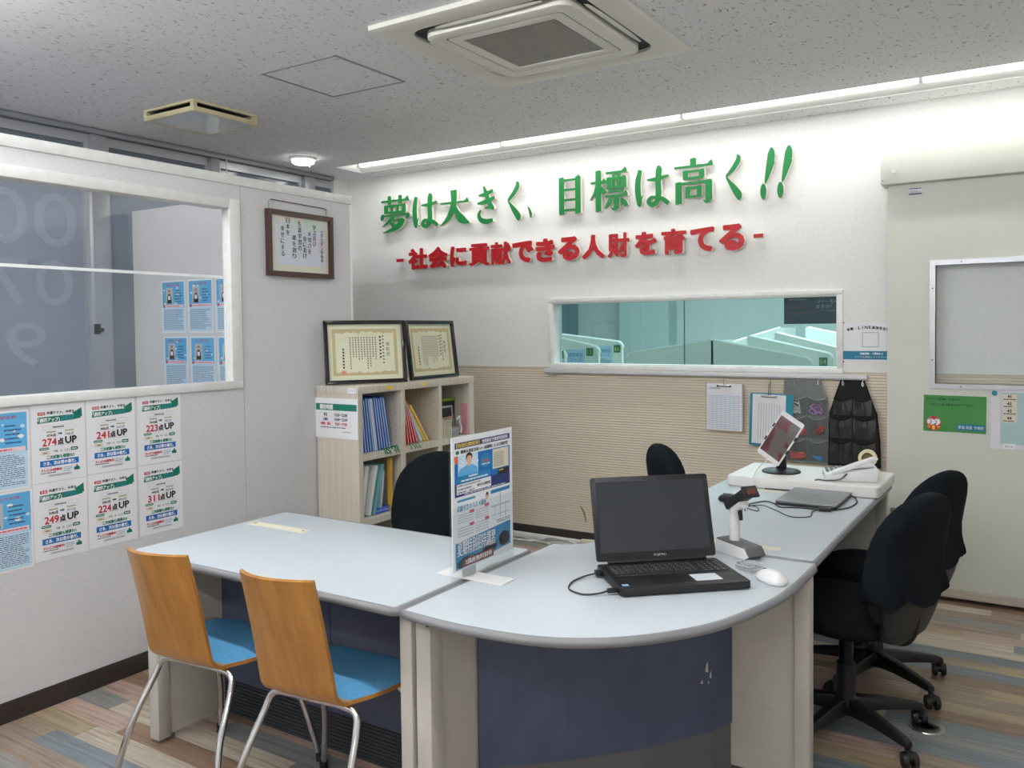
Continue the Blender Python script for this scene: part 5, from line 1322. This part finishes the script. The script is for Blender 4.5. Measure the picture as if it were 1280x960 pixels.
# telephone
tp = thing('desk_telephone', 'white desk telephone with tilted handset on the white board', 'telephone', (2.492, -.960, .7485), R(-74))
MB().prism([(-.11, 0), (.105, 0), (.115, .050), (.105, .058), (-.11, .030)], -.082, .082, 'x').build('body', M_WHITEP, tp, bevel=.004)
kp = MB()
for i in range(4):
    for j in range(6):
        x, y = -.068+.018*j, -.095+.020*i; z = .0335+(y+.11)*.130
        kp.box(x-.006, x+.006, y-.006, y+.006, z-.004, z+.0035)
k_ = kp.build('keypad', mat('keypad_grey', (112, 114, 118), .5), tp); k_['kind'] = 'stuff'
MB().box(-.078, .040, .0, .095, -.003, .001).xf(Matrix.Translation((0, -.0, .0505)) @ Matrix.Rotation(R(7.5), 4, 'X')).build('speed_dial_card', mat('card_pale', (216, 218, 226), .5), tp)
MB().prism([(-.086, .040), (-.060, .052), (.080, .108), (.104, .112), (.108, .100), (.084, .090), (-.05, .034), (-.078, .028)], .046, .088, 'x').build('handset', M_WHITEP, tp, bevel=.006)
MB().box(-.060, -.020, -.1125, -.110, .010, .020).build('port_cover', mat('port_grey', (150, 152, 158), .5), tp)
MB().tube(smoothpath([(.084, -.02, .035), (.098, -.05, .012), (.094, -.10, .004), (.082, -.145, .004), (.075, -.158, -.02), (.07, -.16, -.044)], 6), .003, 6).build('cord', mat('cord_grey', (70, 72, 76), .5), tp)
tg = thing('tape_dispenser', 'cream roll of tape in a low dispenser behind the telephone', 'tape', (2.535, -.775, .7485))
TR_ = .070
MB().prism([(-.045, 0), (.045, 0), (.05, .012), (.03, .030), (-.03, .030), (-.05, .012)], -.022, .022, 'y').build('dispenser_base', mat('dispenser', (206, 202, 190), .5), tg, bevel=.003)
RT_ = .040
rp_ = MB(); n = 28
for k in range(n):
    a, b = 2*math.pi*k/n, 2*math.pi*(k+1)/n
    P = lambda an, r, y: (r*math.cos(an), y, TR_+r*math.sin(an))
    rp_.add([P(a, RT_, -.011), P(b, RT_, -.011), P(b, RT_, .011), P(a, RT_, .011), P(a, .026, -.011), P(b, .026, -.011), P(b, .026, .011), P(a, .026, .011)], [(0, 1, 2, 3), (7, 6, 5, 4), (0, 4, 5, 1), (3, 2, 6, 7)])
rp_.build('tape', mat('tape_cream', (224, 214, 176), .4), tg, merge=True, smooth=True)
MB().lathe([(.0255, -.0105), (.021, -.0105), (.021, .0105), (.0255, .0105)], 24, (0, 0, TR_), 'y').build('core', mat('tape_core', (120, 104, 70), .7), tg, smooth=True)

# ================================================================== RAIL AND HANGING THINGS ON THE BACK WALL
rail = tag(box('hook_rail', mat('rail_white', (214, 215, 215), .35), .372, 2.405, -.034, -.0165, 1.134, 1.164, bevel=.003), 'white hook rail running under the tinted window', 'rail')
box('rail_groove', M_ALUG, .374, 2.403, -.0345, -.033, 1.136, 1.141, rail)
for k in range(5):
    h_ = tag(MB().tube([(.395+k*.018, -.026, 1.136), (.395+k*.018, -.027, 1.118), (.395+k*.018, -.034, 1.111), (.395+k*.018, -.038, 1.118)], .0022, 6).build('rail_hook', M_STEEL, None), 'small bare metal hook at the empty end of the rail', 'hook', 'bare hooks at the end of the rail')
def clipboard(label, x, z, w, h, m, tilt, clip_black, sheets, hang):
    c = thing('clipboard', label, 'clipboard', (x, -.030 if clip_black else -.058, z), 0, None)
    M = Matrix.Rotation(R(tilt), 4, 'Y')
    MB().prism(rrect(-w/2, w/2, -h, 0, .008, 3), .0, .003, 'y').xf(M).build('board', m, c)
    pw, ph, px, pz = sheets
    sp = MB().box(px-pw/2, px+pw/2, -.0012, .0, pz-ph, pz).xf(M @ Matrix.Translation((0, -.0005, 0))).build('paper', M_PAPER, c)
    l1 = MB(); l2 = MB(); y = -.0022
    if clip_black:
        for k in range(19): zz = pz-.075-k*.0108; l1.add([(px-pw/2+.01, y, zz), (px+pw/2-.01, y, zz), (px+pw/2-.01, y, zz+.0035), (px-pw/2+.01, y, zz+.0035)], [(0, 1, 2, 3)])
        for k in range(8): xx = px-pw/2+.01+k*.0262; l2.add([(xx, y-.0003, pz-.275), (xx+.0012, y-.0003, pz-.275), (xx+.0012, y-.0003, pz-.07), (xx, y-.0003, pz-.07)], [(0, 1, 2, 3)])
        l2.add([(px-.09, y, pz-.032), (px-.02, y, pz-.032), (px-.02, y, pz-.026), (px-.09, y, pz-.026)], [(0, 1, 2, 3)])
    else:
        for k in range(9): xx = px-pw/2+.035+k*.015; l2.add([(xx, y, pz-ph+.03), (xx+.0025, y, pz-ph+.03), (xx+.0025, y, pz-.05), (xx, y, pz-.05)], [(0, 1, 2, 3)])
    if l1.v: o = l1.xf(M).build('printed_rows', mat('row_blue', (180, 206, 232), .6), sp); o['kind'] = 'stuff'
    o = l2.xf(M).build('printed_lines', mat('line_greyblue', (164, 172, 190), .6), sp); o['kind'] = 'stuff'
    mc = M_BLACKP if clip_black else M_STEEL
    MB().box(px-.045, px+.045, -.010, -.001, -.022, -.010).xf(M).build('clip', M_STEEL, c, bevel=.002)
    for s in (-1, 1): MB().lathe([(.006, -.012), (.006, -.002)], 10, (px+s*.038, 0, -.017), 'y').xf(M).build('clip_roller', mc, c)
    MB().tube([(px-.005, -.003, -.010), (px-.003, -.001, hang*.5), (px, .004 if clip_black else .026, hang-.004), (px+.004, .003, hang*.5), (px+.007, -.003, -.010)], .0022, 6).xf(M).build('hanging_clip', M_STEEL if clip_black else mat('clip_grey', (80, 82, 84), .4, .5), c)
    return c
clipboard('tan clipboard with a blue ruled form hanging from the rail', 1.610, 1.098, .226, .287, mat('board_tan', (196, 174, 160), .5), .4, True, (.214, .279, .0, -.002), .040)
clipboard('teal clipboard with printed sheets hanging from the rail', 1.896, 1.046, .245, .305, mat('board_teal', (22, 140, 164), .4), 1.6, False, (.190, .286, -.012, -.006), .092)

def organiser(label, outline, y, m, mp, rows, colx, items, edge, grp):
    o = thing('pocket_organiser', label, 'organiser', (0, y, 0), 0, grp)
    MB().prism(outline, 0, .004, 'y').build('backing', m, o)
    MB().tube([(p[0], .002, p[1]) for p in outline], .0035, 6, True).build('edge_binding', edge, o)
    for (zt, zb) in rows:
        for (xa, xb) in colx(zt, zb):
            n = 10; vs = []; fs = []
            for i in range(n+1):
                s = i/n; x = xa+(xb-xa)*s; bulge = .016*math.sin(math.pi*s)
                sag = .018*math.sin(math.pi*s)
                vs += [(x, -.002-bulge*1.1, zt-sag), (x, -.002-bulge*1.0+.003*math.sin(s*9), (zt+zb)/2), (x, -.001-bulge*.4, zb)]
            for i in range(n):
                for j in range(2): fs.append((i*3+j, (i+1)*3+j, (i+1)*3+j+1, i*3+j+1))
            pk_ = MB().add(vs, fs).build('pocket', mp, o, smooth=True)
            MB().tube([vs[i*3] for i in range(n+1)], .0022, 5).build('pocket_rim', edge, pk_)
    return o
M_PVC = glass('clear_pocket', (225, 228, 228), rough=.12, haze=.10, hazec=(170, 176, 176))
M_PVCD = glass('dark_pocket', (200, 202, 202), rough=.16, haze=.10, hazec=(120, 122, 122), gl=.12)
M_ORG = noisy('grey_felt', (112, 118, 116), (124, 130, 128), 80, .9, .1); M_ORB = noisy('black_felt', (18, 18, 20), (26, 26, 28), 80, .9, .1)
def cg(zt, zb): return ((1.968, 2.085), (2.09, 2.200))
og = organiser('grey pocket organiser with coiled cords hanging from the rail', [(1.962, 1.128), (2.160, 1.128), (2.196, 1.00), (2.206, .66), (1.960, .66), (1.958, 1.05)], -.030, M_ORG, M_PVC, ((1.035, .93), (.925, .80), (.795, .67)), cg, None, mat('edge_grey', (142, 148, 146), .6), 'pocket organisers on the rail')
def cbk(zt, zb): 
    w = .118 if zt < 1.0 else .098
    return ((2.330-w, 2.328), (2.334, 2.332+w))
ob = organiser('black pocket organiser with clear pockets hanging from the rail', [(2.270, 1.130), (2.392, 1.130), (2.425, 1.03), (2.455, .95), (2.470, .80), (2.476, .66), (2.205, .66), (2.208, .80), (2.214, .95), (2.240, 1.04)], -.040, M_ORB, M_PVCD, ((1.035, .94), (.930, .81), (.800, .67)), cbk, None, M_BLACKF, 'pocket organisers on the rail')
for x, par, z in ((2.022, og, 1.11), (2.150, og, 1.118), (2.282, ob, 1.118), (2.384, ob, 1.115)):
    MB().tube(smoothpath([(x, .012, z+.024), (x, -.004, z+.012), (x-.003, -.008, z-.004), (x+.002, -.010, z-.014), (x+.006, -.006, z-.006), (x+.002, -.003, z+.004)], 4), .0022, 6).build('hook', M_STEEL, par)
def tangle(label, x, z, w, h, col, seed, grp='coiled cords in the organiser pockets'):
    q = random.Random(seed); pts = []
    for k in range(16): pts.append((x+q.uniform(-w, w), -.036-q.uniform(0, .006), z+q.uniform(-h, h)))
    return tag(MB().tube(smoothpath(pts, 5), .0034, 5).build('coiled_cord', mat('cord_'+'_'.join(map(str, col)), col, .6), None, smooth=60), label, 'cord', grp)
tangle('white coiled cord in the top pocket of the grey organiser', 2.030, .975, .026, .038, (224, 222, 218), 1)
tangle('lilac coiled cord in the top pocket of the grey organiser', 2.135, .965, .036, .030, (176, 128, 190), 2)
tangle('red coiled cord in the middle pocket beside the tablet', 2.050, .838, .038, .020, (204, 96, 96), 3)
tangle('red coiled cord in the middle pocket beside the black organiser', 2.150, .850, .030, .028, (206, 78, 82), 4)
tangle('salmon coiled cord in the bottom pocket of the grey organiser', 2.035, .700, .045, .018, (210, 110, 104), 5)
tangle('blue coiled cord in the bottom pocket of the grey organiser', 2.150, .692, .034, .014, (76, 140, 200), 6)

# notices on wall and door
qn = Sheet('wall_notice', .262, .210, 'white notice with arched heading and teal band beside the door edge', 'notice', (2.402, -.0016, 1.342), 0)
arc = '体験授業・LINE追加をお願い'
for i, chh in enumerate('体験・LINE追加をお願い'):
    s_ = -.100+i*.0185; qn.text('black', chh, s_, .066+.014*(1-((s_-.0)/.11)**2), h=.015 if chh not in '・' else .003, bold=.0008)
qn.outline('teal', -.028, .056, -.028, .052, .0022); qn.rect('teal', -.126, .126, -.096, -.050)
qn.text('white', '体験授業・ご質問など', .02, -.064, w=.12, h=.011, bold=.0004); qn.text('white', 'いつでも追加してくださいね', .02, -.082, w=.17, h=.010); qn.done()
for z in (1.233, 1.449): tag(MB().lathe([(.005, -.004), (.005, -.001), (.003, 0)], 10, (2.276, -.0016, z), 'y').build('red_pin', ink('red')), 'tiny red pin at the %s corner of the wall notice' % ('lower' if z < 1.3 else 'upper'), 'pin', 'pins of the wall notice')
gn = Sheet('green_sign', .294, .200, 'green sign with a red round doll picture on the sliding door', 'sign', (2.832, -.0818, .9735), 0, m=mat('laminate', (214, 218, 210), .35))
gn.root.rotation_euler = (0, R(.6), 0)
gn.rect('signgreen', -.143, .143, -.094, .094); gn.text('dgreen', 'テキストが届いてます!!', -.055, .074, w=.155, h=.011, bold=.0007); gn.text('dgreen', 'スタッフまで声をかけて下さい!', -.016, .046, w=.200, h=.0125, bold=.0007)
gn.ell('red', -.095, -.052, .036, .037, 2); gn.ell('white', -.109, -.044, .017, .018, 3); gn.ell('white', -.081, -.044, .017, .018, 3); gn.rect('white', -.104, -.086, -.058, -.034, 3.2)
for x in (-.107, -.083): gn.ell('black', x, -.042, .0028, .004, 4); gn.poly('black', [(x-.012, -.034), (x+.008, -.030), (x+.010, -.027), (x-.010, -.030)], 4); gn.poly('black', [(x-.011, -.058), (x-.002, -.050), (x+.004, -.051), (x-.006, -.061)], 4)
gn.ell('yellow', -.095, -.074, .008, .012, 3.5)
for x in (-.121, -.113, -.077, -.069): gn.poly('yellow', [(x-.003, -.066), (x+.003, -.066), (x+.002, -.080)], 3.5)
gn.rect('teal', .012, .139, -.082, -.050, 2); gn.text('white', '東進 衛星 予備校', .075, -.066, w=.115, h=.017, layer=3); gn.done()
bn = Sheet('seat_board', .300, .308, 'white board with numbered seat cards hanging on the sliding door', 'board', (3.144, -.0822, .962), 0, m=mat('board_white', (224, 224, 232), .5), thick=.002)
bn.rect('paleg', -.108, .140, -.130, .128)
for k, t_ in enumerate(('41', '42', '43', '44')):
    z = .104-k*.036; bn.rect('card', -.103, -.037, z-.017, z+.0175, 2, 'seat_card'); bn.text('black', t_, -.070, z+.006, h=.014, layer=3, bold=.0009); bn.dashes('black', -.095, -.042, z-.012, z-.005, 1, 3, .7, seed=k)
bn.rect('white', -.096, -.044, -.152, -.126, 2, 'name_card'); bn.text('black', 'はしら', -.070, -.139, w=.034, h=.010, layer=3); bn.rect('white', .0, .055, -.160, -.132, 2, 'name_card'); bn.text('black', 'か', .012, -.146, h=.010, layer=3); bn.done()
tag(MB().lathe([(.012, -.012), (.012, -.004), (.010, 0)], 18, (3.010, -.0832, 1.088), 'y').build('round_magnet', mat('magnet_teal', (28, 128, 150), .3), None, smooth=True), 'round teal magnet holding the seat board to the door', 'magnet')

# ================================================================== FLOOR THINGS
fp = thing('floor_outlet', 'round brushed steel outlet cover set in the floor beside a caster', 'outlet', (2.882, -1.650, 0))
MB().lathe([(.060, 0.0002), (.058, .003), (.048, .0042), (.046, .0034), (0, .0034)], 36).build('cover_plate', M_STEEL, fp, smooth=True)
for r_ in (.034, .024): MB().lathe([(r_, .0034), (r_, .0040), (r_-.002, .0040), (r_-.002, .0034)], 30).build('ring_groove', mat('steel_dark', (120, 118, 114), .4, .9), fp)
MB().lathe([(.006, .0034), (.006, .0044), (0, .0044)], 10, (.034, .012, 0)).build('screw', M_BLACKP, fp)
tag(box('cable_duct', M_WHITEP, .0, .92, -.052, -.012, .0005, .034, bevel=.008), 'white cable duct on the floor along the dark baseboard', 'duct')
for k, (dy, r_, lab) in enumerate(((-.075, .006, 'cream cable lying on the floor nearest the duct'), (-.105, .005, 'white cable snaking on the floor over the duct'), (-.130, .006, 'cream cable on the floor furthest from the duct'))):
    pts = [(.02+.1*i, dy+.022*math.sin(i*1.3+k*2), .007+(.03 if (k == 1 and 3 < i < 7) else 0)) for i in range(9)]
    cable(lab, pts, r_, (M_OFFW, M_WHITEP, M_OFFW)[k], 'floor_cable')
ps = thing('power_strip', 'small ivory power strip on the floor at the cable end', 'power strip', (.735, -.095, .0005), R(8))
MB().box(-.06, .06, -.022, .022, 0, .060).build('body', M_OFFW, ps, bevel=.006)
for x in (-.03, .0, .03):
    MB().box(x-.006, x-.003, -.0228, -.0215, .022, .036).build('socket_slot', M_BLACKP, ps); MB().box(x+.003, x+.006, -.0228, -.0215, .022, .036).build('socket_slot', M_BLACKP, ps)
